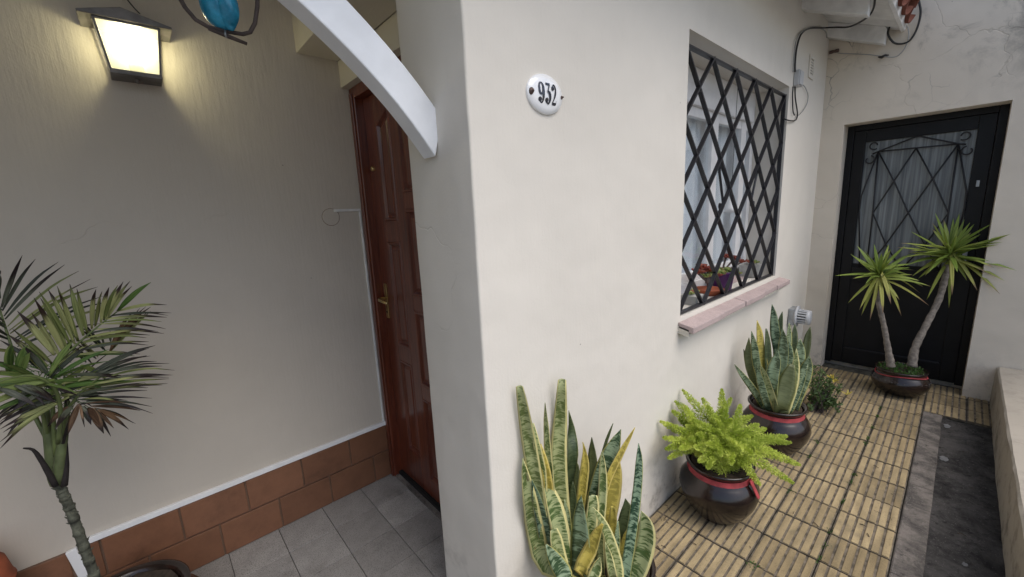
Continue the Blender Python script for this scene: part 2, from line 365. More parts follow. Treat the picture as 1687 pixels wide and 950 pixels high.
def link(name, me, parent=None, label=None, kind=None):
    o = bpy.data.objects.new(name, me); COL.objects.link(o)
    if parent:
        o.parent = parent
        if parent.type == 'EMPTY': o.matrix_parent_inverse = Matrix.Translation(-parent.location)
    if label: o['label'] = label
    if kind: o['kind'] = kind
    return o
def thing(name, label, cat, loc, group=None):
    o = bpy.data.objects.new(name, None); COL.objects.link(o); o.location = loc; o.empty_display_size = .1
    return tag(o, label, cat, group)
def tag(o, label, cat, group=None):
    o['label'] = label; o['category'] = cat
    if group: o['group'] = group
    return o
def struct(o): o['kind'] = 'structure'; return o
def spline(pts, n):
    """Catmull-Rom through tuples of any length"""
    P = [tuple(p) for p in pts]
    P = [tuple(2*a-b for a, b in zip(P[0], P[1]))]+P+[tuple(2*a-b for a, b in zip(P[-1], P[-2]))]
    out = []; segs = len(P)-3
    for i in range(n+1):
        t = i/n*segs; k_ = min(int(t), segs-1); u = t-k_
        a, b, c, d = P[k_:k_+4]
        out.append(tuple(.5*((2*q)+(-p+r)*u+(2*p-5*q+4*r-w)*u*u+(-p+3*q-3*r+w)*u**3) for p, q, r, w in zip(a, b, c, d)))
    return out
def leaf(name, pts, mat, parent, nrm, n=12, fold=.12, thick=.003, metric=True, twist=0):
    """pts: (x,y,z,width) from base to tip: closed thin solid blade with a gutter"""
    S = spline(pts, n); mb = MB(); vs = []; uvs = []; L = 0; nrm = V(nrm)
    cols = ((-1, 0), (-.5, 0), (0, 0), (.5, 0), (1, 0), (.5, 1), (0, 1), (-.5, 1))
    for i, q in enumerate(S):
        p = V(q[:3]); t = (V(S[min(i+1, n)][:3])-V(S[max(i-1, 0)][:3])).normalized()
        if i: L += (p-V(S[i-1][:3])).length
        sd_ = t.cross(nrm); sd_ = sd_.normalized() if sd_.length > 1e-5 else t.orthogonal().normalized()
        if twist: sd_ = Matrix.Rotation(twist*i/n, 3, t) @ sd_
        nn = sd_.cross(t); w = max(q[3], .0006)
        for u, bk in cols:
            vs.append(p+sd_*(u*w/2)+nn*(fold*w*(u*u-.4))-nn*(bk*min(thick, w*.3)*(1.2-abs(u))))
            uvs.append((.5+u/2, L if metric else i/n))
    k8 = 8
    fs = [(i*k8+j, i*k8+(j+1) % k8, (i+1)*k8+(j+1) % k8, (i+1)*k8+j) for i in range(n) for j in range(k8)]
    fs += [tuple(range(k8)), tuple(range(n*k8, n*k8+k8))[::-1]]
    mb.add(vs, fs, uvs); return mb.build(name, mat, parent, True)

# ------------------------------------------------------------------ key planes
YW, XP, XB, YL = .885, .667, 4.33, 2.14       # facade plane, pier face, annex wall, porch side wall
WX0, WX1, WZ0, WZ1 = 1.885, 3.37, .955, 2.242    # window opening
CEIL = 2.78

# ================================================================== SETTING
ground = struct(MB().add([(-300, -300, -.06), (300, -300, -.06), (300, 300, -.06), (-300, 300, -.06)], [(0, 1, 2, 3)]).build('ground', m_ground))

# path of ribbed yellow tiles
path = struct(MB().box((-1.7, .052, -.055), (XB+.2, YW+.004, -.010)).build('path', m_joint))
def ribbed_tile(seed):
    rnd = random.Random(seed); mb = MB(); P = .2
    mb.cur = 1; mb.box((-.0995, -.0995, -.012), (.0995, .0995, .0004))
    mb.cur = 0; w = .199/6
    for i in range(6):
        y0 = -.0995+w*i+.0030; y1 = y0+w-.0060; x0, x1 = -.0985+rnd.uniform(0, .001), .0985-rnd.uniform(0, .001)
        h = .0040+rnd.uniform(-.0007, .0006); b = .0028
        mb.add([(x0, y0, -.003), (x1, y0, -.003), (x1, y1, -.003), (x0, y1, -.003), (x0+b*.6, y0+b, h), (x1-b*.6, y0+b, h), (x1-b*.6, y1-b, h), (x0+b*.6, y1-b, h)],
               [(4, 5, 6, 7), (0, 1, 5, 4), (1, 2, 6, 5), (2, 3, 7, 6), (3, 0, 4, 7)])
    o = mb.build('tile', [m_bar, m_groove], fix=False); me = o.data; bpy.data.objects.remove(o); return me
tiles = [ribbed_tile(i) for i in range(5)]
PT = .2066
def place_tile(x, y):
    o = link('tile', random.choice(tiles), path)
    o.location = (x, y, random.uniform(-.0015, .0015)); o.scale = (1.008, 1.008, 1)
    o.rotation_euler = (random.uniform(-.006, .006), random.uniform(-.006, .006), random.choice((0, math.pi))+random.uniform(-.004, .004))
ix = 0
for i in range(-12, 11):
    x = 2.0925+PT*(i+.5)
    for j in range(4):
        if x < .6 and j == 3: pass
        place_tile(x, .052+PT*(j+.5))
for x in (3.955, 4.1616, 4.37):          # cross row in front of the black door
    for j in range(2): place_tile(x+.0, .052-PT*(j+.5))
MB().box((3.85, -.40, -.055), (XB+.2, .052, -.011)).build('mortar_bed', m_joint, path)

# kerb strip beside the path, cast in lengths
kerb = struct(MB().box((-1.7, -.043, -.058), (3.848, .050, -.020)).build('kerb_strip', m_groove))
xk = [-1.7, -.2, 1.05, 2.02, 2.78, 3.36, 3.846]
for a, b in zip(xk, xk[1:]):
    mb = MB(); n = 10; prof = [(-.043, -.02), (-.043, -.001), (-.038, .003), (.045, .003), (.050, -.001), (.050, -.02)]
    vs = []
    for i in range(n+1):
        x = a+.002+(b-a-.004)*i/n; w = noise.noise((x*5, 1, 0))*.004
        vs += [(x, y+(w if y < 0 else 0), z+noise.noise((x*9, y*20, 3))*.002) for y, z in prof]
    m6 = len(prof); fs = [(i*m6+j, i*m6+j+1, (i+1)*m6+j+1, (i+1)*m6+j) for i in range(n) for j in range(m6-1)]
    fs += [tuple(range(m6)), tuple(range(n*m6, n*m6+m6))]
    mb.add(vs, fs).build('kerb_slab', m_conc, kerb)
# dark screed channel between kerb and low wall
vs = []; nx, ny = 90, 8
for i in range(nx+1):
    for j in range(ny+1):
        x = -1.7+(3.85+1.7)*i/nx; y = -.270+(.228)*j/ny
        vs.append((x, y, -.016+noise.noise((x*3, y*6, 0))*.008+noise.noise((x*14, y*14, 2))*.004))
chan = struct(MB().add(vs, [(i*(ny+1)+j, (i+1)*(ny+1)+j, (i+1)*(ny+1)+j+1, i*(ny+1)+j+1) for i in range(nx) for j in range(ny)]).build('screed_channel', m_dark, smooth=True))

# porch floor of grey granite tiles
pf = struct(MB().box((-2.2, YW+.008, -.055), (.893, YL, -.006)).build('porch_floor', m_pgrout))
me = None
GT = .2075
for i in range(14):
    for j in range(6):
        x = .893-GT*(i+.5)-(.0 if i else 0); y = YL-GT*(j+.5)-.002
        if me is None:
            o = MB().box((-GT/2+.0012, -GT/2+.0012, -.02), (GT/2-.0012, GT/2-.0012, 0)).build('tile', m_gran, pf, bevel=.0015); me = o.data
        else: o = link('tile', me, pf)
        o.location = (x, y, random.uniform(-.0008, .0008)); o.rotation_euler = (random.uniform(-.003, .003), random.uniform(-.003, .003), random.choice((0, 1, 2, 3))*math.pi/2)

# ================================================================== HOUSE
house = thing('house', 'cream plastered single-storey house with an arched porch and tiled eave', 'house', (2.0, YW, 0))

def arc(cx, cy, r, a0, a1, n): return [(cx+r*math.cos(R(a0+(a1-a0)*i/n)), cy+r*math.sin(R(a0+(a1-a0)*i/n))) for i in range(n+1)]
def sheet(prof, zs, hole=None, rough=.0, fixed=lambda x, y: False):
    """vertical wall skin along a plan profile"""
    mb = MB(); vs = []
    for (x, y) in prof:
        for z in zs:
            k_ = 0 if fixed(x, y) else rough
            vs.append((x+noise.noise((x*6, y*6, z*7))*k_, y+noise.noise((x*6+9, y*6, z*7))*k_, z))
    nz = len(zs); fs = []
    for i in range(len(prof)-1):
        for j in range(nz-1):
            if hole:
                xm = (prof[i][0]+prof[i+1][0])/2; zm = (zs[j]+zs[j+1])/2
                if hole(xm, (prof[i][1]+prof[i+1][1])/2, zm): continue
            fs.append((i*nz+j, (i+1)*nz+j, (i+1)*nz+j+1, i*nz+j+1))
    return mb.add(vs, fs)
rc = .007
prof = [(.93, 1.212), (.8, 1.212)] + arc(XP+rc, 1.212-rc, rc, 90, 180, 5) + [(XP, y) for y in (1.12, 1.05, .98)] + arc(XP+rc, YW+rc, rc, 180, 270, 6)
prof += [(XP+.1+i*.1, YW) for i in range(12)] + [(WX0, YW)] + [(WX0+(WX1-WX0)*i/12, YW) for i in range(1, 12)] + [(WX1, YW)] + [(WX1+(XB+.05-WX1)*i/8, YW) for i in range(1, 9)]
zs = sorted(set([-.05+i*.035 for i in range(89)]+[WZ0, WZ1]))
zs = [z for z in zs if not any(0 < abs(z-q) < .012 for q in (WZ0, WZ1))]
mb = sheet(prof, zs, hole=lambda x, y, z: abs(y-YW) < .002 and WX0 < x < WX1 and WZ0 < z < WZ1, rough=.0016, fixed=lambda x, y: abs(y-YW) < 1e-4 and x > XP+.09)
dpt = .215
a, b, c, d = (WX0, WZ0), (WX1, WZ0), (WX1, WZ1), (WX0, WZ1)
for p, q in ((a, b), (b, c), (c, d), (d, a)):
    mb.add([(p[0], YW, p[1]), (q[0], YW, q[1]), (q[0], YW+dpt, q[1]), (p[0], YW+dpt, p[1])], [(0, 1, 2, 3)])
mb.build('facade_wall', m_plaster, house, fix=True, smooth=False, label='pale cream plaster facade with the barred window and rounded corner')
for o in [house.children[-1]]:
    for pl in o.data.polygons: pl.use_smooth = abs(pl.normal.z) < .2 and pl.center.x < XP+.1
# porch side wall, wall over the door, recess soffits, ceiling, outer shell
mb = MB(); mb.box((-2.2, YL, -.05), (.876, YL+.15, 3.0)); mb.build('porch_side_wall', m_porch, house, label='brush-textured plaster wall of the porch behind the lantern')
mb = MB(); mb.box((.652, 1.2125, 2.26), (.838, YL, 3.0)); mb.build('porch_beam', m_ceiling, house, bevel=.003)
mb = MB(); mb.box((.8385, 1.2125, 2.1385), (.96, YL, 2.2595)); mb.build('door_lintel', m_ceiling, house, bevel=.003)
MB().box((-2.2, YW, -.05), (-2.05, YL-.001, CEIL)).build('porch_end_blocker', m_porch, house)  # unseen wall, added to block light from the left and darken the porch
MB().box((-2.2, YW+.02, CEIL), (.651, YL, CEIL+.12)).build('porch_ceiling', m_ceiling, house)
mb = MB(); mb.box((.93, YL+.16, -.05), (4.75, YL+.3, 3.0)); mb.box((.955, 1.215, -.05), (.975, 2.3, 3.0)); mb.box((-2.2, YW+.02, 2.905), (4.75, 2.45, 3.0)); mb.box((4.62, .9, -.05), (4.75, 2.3, 3.0))
mb.box((.976, YW+.3, -.04), (4.62, 2.29, .0)); mb.build('inner_shell', m_ceiling, house)
MB().box((XP, YW+.0185, CEIL), (XB, YW+.05, 2.99)).build('wall_head', m_plaster, house)
# far pier of the porch (outside the picture)
mb = MB(); mb.box((-1.90, YW, -.05), (-1.586, 1.212, CEIL)); mb.build('porch_pier', m_plaster, house, bevel=.014)
# arch beam
ac = (-.46, .835); mb = MB(); vs = []; N = 48
a0 = math.atan2(1.676-ac[1], XP+.004-ac[0]); a1 = math.pi-a0
for i in range(N+1):
    t = a0+(a1-a0)*i/N; w = noise.noise((t*7, 0, 0))*.003
    for r in (1.392, 1.483):
        for y in (1.035, 1.102): 
            x_, z_ = ac[0]+math.cos(t)*(r+w), ac[1]+math.sin(t)*(r+w)
            if r > 1.4 and i in (0, N): x_ = XP+.004 if i == 0 else -.92-(XP+.004)
            vs.append((x_, y, z_))
fs = []
for i in range(N):
    p, q = i*4, i*4+4
    fs += [(p, q, q+2, p+2), (p+1, p+3, q+3, q+1), (p, p+1, q+1, q), (p+2, q+2, q+3, p+3)]
fs += [(0, 2, 3, 1), (N*4, N*4+1, N*4+3, N*4+2)]
mb.add(vs, fs).build('arch_beam', m_arch, house, bevel=.004, label='white painted curved beam arching across the porch opening')
# skirting of terracotta tiles with white trim
sk = MB().box((-.36, YL-.004, 0), (.874, YL-.001, .322)).build('skirting', m_grout, house)
def stile(x0, x1, z0, z1):
    x0, x1 = max(x0, -.362), min(x1, .872)
    if x1-x0 < .02: return
    MB().box((x0+.003, YL-.013, z0), (x1-.003, YL-.0035, z1)).build('skirting_tile', m_skirt, sk, bevel=.0025)
for i in range(-3, 4):
    stile(.171+.2415*i, .171+.2415*(i+1), .167, .318); stile(.051+.2415*i, .051+.2415*(i+1), .004, .160)
tr_ = MB().box((-.345, YL-.017, .3225), (.872, YL-.0005, .346)).build('skirting_trim', m_white, house, bevel=.002, label='white strip capping the terracotta skirting')
mb = MB(); mb.prism([(-.402, .322), (-.372, .328), (-.331, .0), (-.361, .0)], 1, YL-.019, YL-.002); mb.build('skirting_trim', m_white, house, bevel=.002)
mb = MB(); mb.box((-2.2, YL-.008, 0), (-.385, YL-.001, .318)); lo_sk = mb.build('skirting', m_grout, house)
for i in range(7): MB().box((-.395-.242*(i+1)+.003, YL-.012, .003), (-.395-.242*i-.003, YL-.007, .316)).build('skirting_tile', m_skirt, lo_sk, bevel=.002)

# ---- front door (hung in the recess, seen edge-on)
fd = MB().box((.938, 1.222, .03), (.953, 2.085, 2.12)).build('front_door', m_wood, house, label='dark red mahogany panelled front door with brass lever')
for y0, y1 in ((2.084, 2.1385), (1.2135, 1.224)):
    MB().box((.875, y0, 0), (.953, y1, 2.137)).build('door_frame', m_wood, fd, bevel=.004)
MB().box((.875, 1.2245, 2.086), (.953, 2.0835, 2.137)).build('door_frame', m_wood, fd, bevel=.004)
MB().box((.868, 2.1, 0), (.8749, 2.128, 2.11)).build('frame_moulding', m_wood, fd, bevel=.003)
ym = 1.653
colA = [(1.483, 2.0), (.83, 1.378), (.215, .748)]; colB = [(1.61, 2.02), (1.126, 1.534), (.665, 1.05), (.13, .592)]
def off(poly, d_):
    n = len(poly); out = []
    for i in range(n):
        p, q, r_ = V(poly[i-1]), V(poly[i]), V(poly[(i+1) % n])
        e1 = (q-p).normalized(); e2 = (r_-q).normalized(); n1 = V((-e1.y, e1.x)); n2 = V((-e2.y, e2.x))
        bis = (n1+n2); out.append(tuple(q+bis*(d_/(bis.dot(n1)))))
    return out
def panel(poly):
    mb = MB(); rings = [(0, .921), (.004, .917), (.012, .918), (.018, .932), (.026, .934), (.042, .925)]
    n = len(poly); vs = []
    for d_, x in rings: vs += [(x, p[0], p[1]) for p in off(poly, d_)]
    fs = [(i*n+j, i*n+(j+1) % n, (i+1)*n+(j+1) % n, (i+1)*n+j) for i in range(len(rings)-1) for j in range(n)]+[tuple(range((len(rings)-1)*n, len(rings)*n))]
    mb.add(vs, fs).build('panel', m_wood, fd)
def xr(y0, y1, z0, z1, nm): MB().box((.920, y0, z0), (.9375, y1, z1)).build(nm, m_wood, fd, bevel=.002)
ys = dict(s1=(2.084, 1.968), A=(1.968, 1.828), m1=(1.828, 1.752), B=(1.752, 1.554), m2=(1.554, 1.478), A2=(1.478, 1.338), s2=(1.338, 1.2245))
for q in ('s1', 'm1', 'm2', 's2'): xr(ys[q][1], ys[q][0], .03, 2.085, 'stile')
for key, col in (('A', colA), ('A2', colA), ('B', colB)):
    y1, y0 = ys[key]; y0 += .0005; y1 -= .0005
    zcur = .03
    for (z0, z1) in sorted(col):
        xr(y0, y1, zcur, z0, 'rail'); zcur = z1
        if key != 'B' and z1 > 1.9:
            lo_, hi_ = (1.945, 2.01)
            poly = [(y0, z0), (y1, z0), (y1, lo_ if key == 'A' else hi_), (y0, hi_ if key == 'A' else lo_)]
        else: poly = [(y0, z0), (y1, z0), (y1, z1), (y0, z1)]
        panel(poly)
    if key == 'B': xr(y0, y1, zcur, 2.085, 'rail')
    else:
        mb = MB(); mb.prism([(y0, 2.01 if key == 'A' else 1.945), (y1, 1.945 if key == 'A' else 2.01), (y1, 2.085), (y0, 2.085)], 0, .920, .9375); mb.build('rail', m_wood, fd)
MB().box((.9, 1.2245, 0), (.953, 2.0835, .0295)).build('bottom_seal', m_rubber, fd)
MB().box((.878, 1.2245, 0), (.8995, 2.0835, .012)).build('threshold', m_conc, fd)
hb = (.9195, 2.045, 1.06)
hp = MB().box((.9145, 2.031, .965), (.9195, 2.059, 1.155)).build('handle', m_brass, fd, bevel=.004)
mb = MB(); mb.tube([(.915, 2.045, 1.075), (.895, 2.045, 1.075), (.878, 2.045, 1.075), (.872, 2.03, 1.074), (.872, 1.985, 1.07), (.874, 1.945, 1.068)], [.009, .009, .0095, .0095, .008, .007], 10); mb.build('handle', m_brass, fd, True)
MB().lathe([(.0, -.012), (.010, -.012), (.013, -.006), (.013, 0)], (.92, 2.045, 1.747), 16, 'X').build('lock_cylinder', m_brass, fd, True)
MB().lathe([(.0, -.003), (.005, -.003), (.005, 0)], (.9145, 2.045, 1.0), 10, 'X').build('keyhole', m_black, fd)

# ---- window
YF = YW+.2
win = MB().box((WX0+.001, YF, WZ0+.001), (WX0+.06, YF+.06, WZ1-.001)).build('window', m_white, house, bevel=.003, label='white framed window with pale curtains behind the bars')
def wbox(a, b, nm='window_frame', mt=m_white, bv=.003): return MB().box(a, b).build(nm, mt, win, bevel=bv)
wbox((WX1-.055, YF, WZ0+.001), (WX1-.001, YF+.06, WZ1-.001))
wbox((WX0+.0605, YF, WZ0+.001), (WX1-.0555, YF+.06, WZ0+.07)); wbox((WX0+.0605, YF, WZ1-.10), (WX1-.0555, YF+.06, WZ1-.001))
wbox((WX0+.0605, YF-.012, WZ1-.20), (WX1-.0555, YF+.05, WZ1-.1005))
xin0, xin1 = WX0+.06, WX1-.055; xmids = [at(q, 330, 1, YF+.03).x for q in (1168, 1214)]
for x in xmids: wbox((x-.045, YF+.008, WZ0+.0705), (x+.045, YF+.05, WZ1-.2005), 'sash_stile')
xs_ = [xin0]+xmids+[xin1]
for a, b in zip(xs_, xs_[1:]):
    a2, b2 = a+(.045 if a in xmids else .001), b-(.045 if b in xmids else .001)
    wbox((a2, YF+.012, WZ0+.0705), (b2, YF+.046, WZ0+.13), 'sash_rail'); wbox((a2, YF+.012, WZ1-.255), (b2, YF+.046, WZ1-.2005), 'sash_rail')
    MB().box((a2, YF+.026, WZ0+.13), (b2, YF+.032, WZ1-.255)).build('pane', m_glass, win)
mb = MB(); vs = []; n = 260
for i in range(n+1):
    x = WX0+.02+(WX1-WX0-.04)*i/n; w = math.sin(x*46+2*math.sin(x*7))*.022+math.sin(x*19)*.012
    vs += [(x, YF+.095+w, WZ0-.02), (x, YF+.095+w*.6, WZ1)]
mb.add(vs, [(2*i, 2*i+2, 2*i+3, 2*i+1) for i in range(n)]).build('curtain', m_curtain, win, True)
# sill of pink tiles
sl = MB().add([(WX0-.02, YW-.055, .868), (WX1+.10, YW-.055, .868), (WX1+.10, YW+.20, .925), (WX0-.02, YW+.20, .925), (WX0-.02, YW-.055, .905), (WX1+.10, YW-.055, .905), (WX1+.10, YW+.20, .962), (WX0-.02, YW+.20, .962)],
    [(0, 3, 2, 1), (4, 5, 6, 7), (0, 1, 5, 4), (1, 2, 6, 5), (2, 3, 7, 6), (3, 0, 4, 7)]).build('window_sill', m_mortar, house, label='pink speckled tile sill under the barred window')
sxs = [WX0-.022, WX0+.36, WX0+.69, WX0+1.02, WX0+1.30, WX1+.105]
for a, b in zip(sxs, sxs[1:]):
    dz = random.uniform(-.003, .003); dy = random.uniform(-.006, .006)
    mb = MB(); ya, yb = YW-.072+dy, YW-.002
    def zt(y): return .920+(y-(YW-.072))*.2+dz
    mb.add([(a+.002, ya, zt(ya)-.032), (b-.002, ya, zt(ya)-.032), (b-.002, yb, zt(yb)-.03), (a+.002, yb, zt(yb)-.03), (a+.002, ya, zt(ya)), (b-.002, ya, zt(ya)), (b-.002, yb, zt(yb)), (a+.002, yb, zt(yb))],
        [(0, 3, 2, 1), (4, 5, 6, 7), (0, 1, 5, 4), (1, 2, 6, 5), (2, 3, 7, 6), (3, 0, 4, 7)]); mb.build('sill_tile', m_sill, sl, bevel=.004)
for a, b in zip(sxs[1:-1], sxs[2:]):
    pass
MB().add([(WX0+.001, YW, .934), (WX1-.001, YW, .934), (WX1-.001, YW+.20, .968), (WX0+.001, YW+.20, .968)], [(0, 1, 2, 3)]).build('sill_tile', m_sill, sl)
# grille of flat bars
GX0, GX1, GZ0, GZ1, GY = WX0+.012, WX1-.012, .962, 2.192, YW+.022
gr = MB().box((GX0, GY-.012, GZ0), (GX0+.010, GY+.012, GZ1)).build('window_grille', m_grille, house, bevel=.001, label='black wrought iron diamond lattice grille over the window')
for q in (((GX1-.010, GY-.012, GZ0), (GX1, GY+.012, GZ1)), ((GX0+.0105, GY-.012, GZ1-.010), (GX1-.0105, GY+.012, GZ1)), ((GX0+.0105, GY-.012, GZ0), (GX1-.0105, GY+.012, GZ0+.010))):
    MB().box(*q).build('frame_bar', m_grille, gr, bevel=.001)
NCx, NCz = 5, 4; cw, ch = (GX1-GX0)/NCx, (GZ1-GZ0)/NCz
def gbar(p, q, dy):
    p, q = V(p), V(q); t = (q-p).normalized(); nrm_ = V((-t.y, t.x))*.0045
    poly = [tuple(p+nrm_), tuple(q+nrm_), tuple(q-nrm_), tuple(p-nrm_)]
    MB().prism(poly, 1, GY-.0115+dy, GY+.0085+dy).build('lattice_bar', m_grille, gr)
for s_ in (1, -1):
    for kx in range(-NCz, NCx+NCz+1):
        # line through (GX0+kx*cw, GZ1) going down with slope
        pts = []
        for j in range(NCz*2+1):
            u = kx+s_*j*.5; 
            if -1e-6 <= u <= NCx+1e-6: pts.append((GX0+u*cw, GZ1-j*.5*ch))
        if len(pts) >= 2: gbar(pts[0], pts[-1], .0015*s_)
# scroll latches behind the bars
for px, flip in ((1188, 1), (1243, -1)):
    c0 = at(px, 310, 1, GY+.016); mb = MB(); pts = []
    for i in range(15): t = -.3+i/14*4.2; r_ = .012+.022*i/14; pts.append((c0.x+flip*(math.cos(t)*r_), GY+.018, c0.z+.10+math.sin(t)*r_))
    q0 = pts[-1]; low = []
    for i in range(15): t = 3.6-i/14*4.2+math.pi; r_ = .034-.022*i/14; low.append((c0.x+flip*(.01+math.cos(t)*r_), GY+.018, c0.z-.09+math.sin(t)*r_))
    mb.tube(pts+low, .007, 6); mb.build('scroll', m_grille, gr, True)

# ---- eave with rafters and clay tiles
ev = MB().add([(-2.2, YW+.018, 2.862), (XB-.003, YW+.018, 2.862), (XB-.003, .46, 2.672), (-2.2, .46, 2.672), (-2.2, YW+.018, 2.882), (XB-.003, YW+.018, 2.882), (XB-.003, .46, 2.692), (-2.2, .46, 2.692)],
    [(0, 1, 2, 3), (4, 7, 6, 5), (3, 2, 6, 7), (0, 4, 5, 1), (0, 3, 7, 4), (1, 5, 6, 2)]).build('eave', m_rafter, house, label='white painted eave boards and rafter ends under clay roof tiles')
def rafter(x0, x1):
    mb = MB(); mb.prism([(YW+.015, 2.752), (.535, 2.588), (.528, 2.688), (.54, 2.7065), (YW+.015, 2.858)], 0, x0, x1); mb.build('rafter', m_rafter, ev, bevel=.004)
for x in (-1.3, -.5, .3, 1.12, 1.92, 2.72, 3.5): rafter(x, x+.075)
rafter(4.245, 4.322)
mb = MB(); mb.prism([(.458, 2.655), (.438, 2.66), (.416, 2.745), (.44, 2.74)], 0, -2.2, XB-.004); mb.build('fascia', m_rafter, ev, bevel=.003)
slope = math.atan2(.19, .425)
def barrel(up):
    mb = MB(); vs = []; n = 10; L_ = .42; r0, r1 = (.088, .072)
    for i in range(4):
        u = i/3; r_ = r0+(r1-r0)*u
        for th in (r_, r_-.013):
            for j in range(n+1):
                a_ = math.pi*j/n; vs.append((math.cos(a_)*th, u*L_, math.sin(a_)*th*(1 if up else -1)*.8))
    w = 2*(n+1); fs = []
    for i in range(3):
        for j in range(n):
            p = i*w+j; fs += [(p, p+1, p+w+1, p+w), (p+n+1, p+w+n+1, p+w+n+2, p+n+2)]
    for i in (0, 3):
        for j in range(n): p = i*w+j; fs.append((p, p+1, p+n+2, p+n+1))
    mb.add(vs, fs); o = mb.build('roof_tile', m_roof, None, True); me_ = o.data; bpy.data.objects.remove(o); return me_
bu, bd = barrel(True), barrel(False)
xx = 2.6; nT = 0
while xx < XB-.06:
    for row in range(2):
        for me_, dx, dz in ((bd, 0, .075), (bu, .1, .095)):
            if xx+dx > XB-.085: continue
            o = link('roof_tile', me_, ev); y0 = .385+row*.34
            o.location = (xx+dx+random.uniform(-.004, .004), y0, 2.662+dz+row*.34*math.tan(slope)+row*.02); o.rotation_euler = (slope+random.uniform(-.01, .01), random.uniform(-.02, .02), random.uniform(-.02, .02))
    xx += .2
MB().add([(-2.2, .465, 2.70), (XB, .465, 2.70), (XB, YW+.03, 2.895), (-2.2, YW+.03, 2.895), (XB, 2.45, 3.1), (-2.2, 2.45, 3.1)], [(0, 1, 2, 3), (3, 2, 4, 5)]).build('roof_sheet', m_roof, house)

# ================================================================== ANNEX with the black door
DY0, DY1, DZ = -.1275, .734, 2.07
annex = thing('annex', 'weathered plaster end wall of the side passage with a black door', 'wall', (XB, .3, 0))
ysn = [YW+.02, .80, DY1]+[DY1+(DY0-DY1)*i/8 for i in range(1, 8)]+[DY0]+[DY0-.1*i for i in range(1, 20)]
zz = sorted(set([-.05+.06*i for i in range(64)]+[DZ])); zz = [z for z in zz if not 0 < abs(z-DZ) < .02]
mb = sheet([(XB, y) for y in ysn], zz, hole=lambda x, y, z: DY0 < y < DY1 and z < DZ, rough=.003, fixed=lambda x, y: DY0-.01 < y < DY1+.01)
for p, q in (((DY1, -.05), (DY1, DZ)), ((DY1, DZ), (DY0, DZ)), ((DY0, DZ), (DY0, -.05))):
    mb.add([(XB, p[0], p[1]), (XB, q[0], q[1]), (XB+.19, q[0], q[1]), (XB+.19, p[0], p[1])], [(0, 1, 2, 3)])
mb.build('plaster_wall', m_annex, annex)
mb = MB(); mb.box((XB+.24, -2.0, -.05), (XB+.4, .95, 3.75)); mb.box((XB+.01, -2.0, 3.6), (XB+.3, .95, 3.75)); mb.build('wall_core', m_annex, annex)
XD = XB+.165
bdoor = MB().box((XD+.02, DY0+.003, .03), (XD+.05, DY1-.003, .93)).build('door', m_blackdoor, annex, label='black painted metal door with a glazed upper half and iron diamonds')
GY0, GY1, GZb, GZt = .004, .612, .90, 1.93
def dbox(a, b, nm, mt=m_blackdoor, bv=.003): return MB().box(a, b).build(nm, mt, bdoor, bevel=bv)
dbox((XD, DY1-.045, .02), (XD+.07, DY1-.001, DZ-.001), 'door_frame'); dbox((XD, DY0+.001, .02), (XD+.07, DY0+.045, DZ-.001), 'door_frame'); dbox((XD, DY0+.0455, DZ-.045), (XD+.07, DY1-.0455, DZ-.001), 'door_frame')
dbox((XD+.008, GY1, .03), (XD+.045, DY1-.047, DZ-.047), 'stile'); dbox((XD+.008, DY0+.047, .03), (XD+.045, GY0, DZ-.047), 'stile')
dbox((XD+.008, GY0+.0005, GZt), (XD+.045, GY1-.0005, DZ-.047), 'rail'); dbox((XD+.008, GY0+.0005, GZb-.12), (XD+.045, GY1-.0005, GZb), 'rail'); dbox((XD+.008, GY0+.0005, .03), (XD+.045, GY1-.0005, .165), 'rail')
dbox((XD+.004, GY0+.01, .166), (XD+.03, GY1-.01, .176), 'drip_rail', m_black, .002)
MB().box((XD+.028, GY0+.0005, GZb+.001), (XD+.036, GY1-.0005, GZt-.001)).build('pane', m_reed, bdoor)
dbox((XD+.002, DY0+.085, .96), (XD+.008, DY0+.11, 1.10), 'handle', m_zinc, .001)
kp = at(1611, 302, 0, XD+.006); dbox((XD+.002, kp.y-.008, kp.z-.022), (XD+.0075, kp.y+.008, kp.z+.022), 'lock_plate', m_zinc, .001)
XI = XD+.004
def rod(pts, r_=.0055):
    MB().tube([(XI, y, z) for y, z in pts], r_, 6).build('iron_rod', m_black, bdoor, True)
n1, nM, nR = (.526, 1.845), (.308, 1.842), (.088, 1.84); c1, c2 = (.41, 1.604), (.194, 1.604); l2, m2, r2 = (.515, 1.355), (.303, 1.352), (.086, 1.343); b1, b2 = (.412, 1.10), (.186, 1.10)
l4, m4, r4 = (.515, .90), (.303, .90), (.086, .90)
for P in ((n1, c1, m2, b2, r4), (nM, c1, l2, b1, m4), (nM, c2, r2, b2, m4), (nR, c2, m2, b1, l4), (n1, nM, nR), (n1, l2, l4), (nR, r2, r4),
          (n1, (.60, 1.50), (.604, 1.38), (.56, .90)), (nR, (.012, 1.50), (.008, 1.38), (.045, .90)), ((.56, 1.83), n1, (.32, 1.925), (.296, 1.925), nR, (.05, 1.83))): rod(P)
def scroll(y, z, r_, sgn, a_0):
    rod([(y+sgn*math.cos(a_0+t*.38)*r_*(1-.03*t), z+math.sin(a_0+t*.38)*r_*(1-.03*t)) for t in range(15)], .005)
scroll(.555, 1.895, .032, 1, -2.2); scroll(.575, 1.785, .034, 1, -1.2+3.0); scroll(.062, 1.893, .032, -1, -2.2); scroll(.038, 1.785, .034, -1, -1.2+3.0)

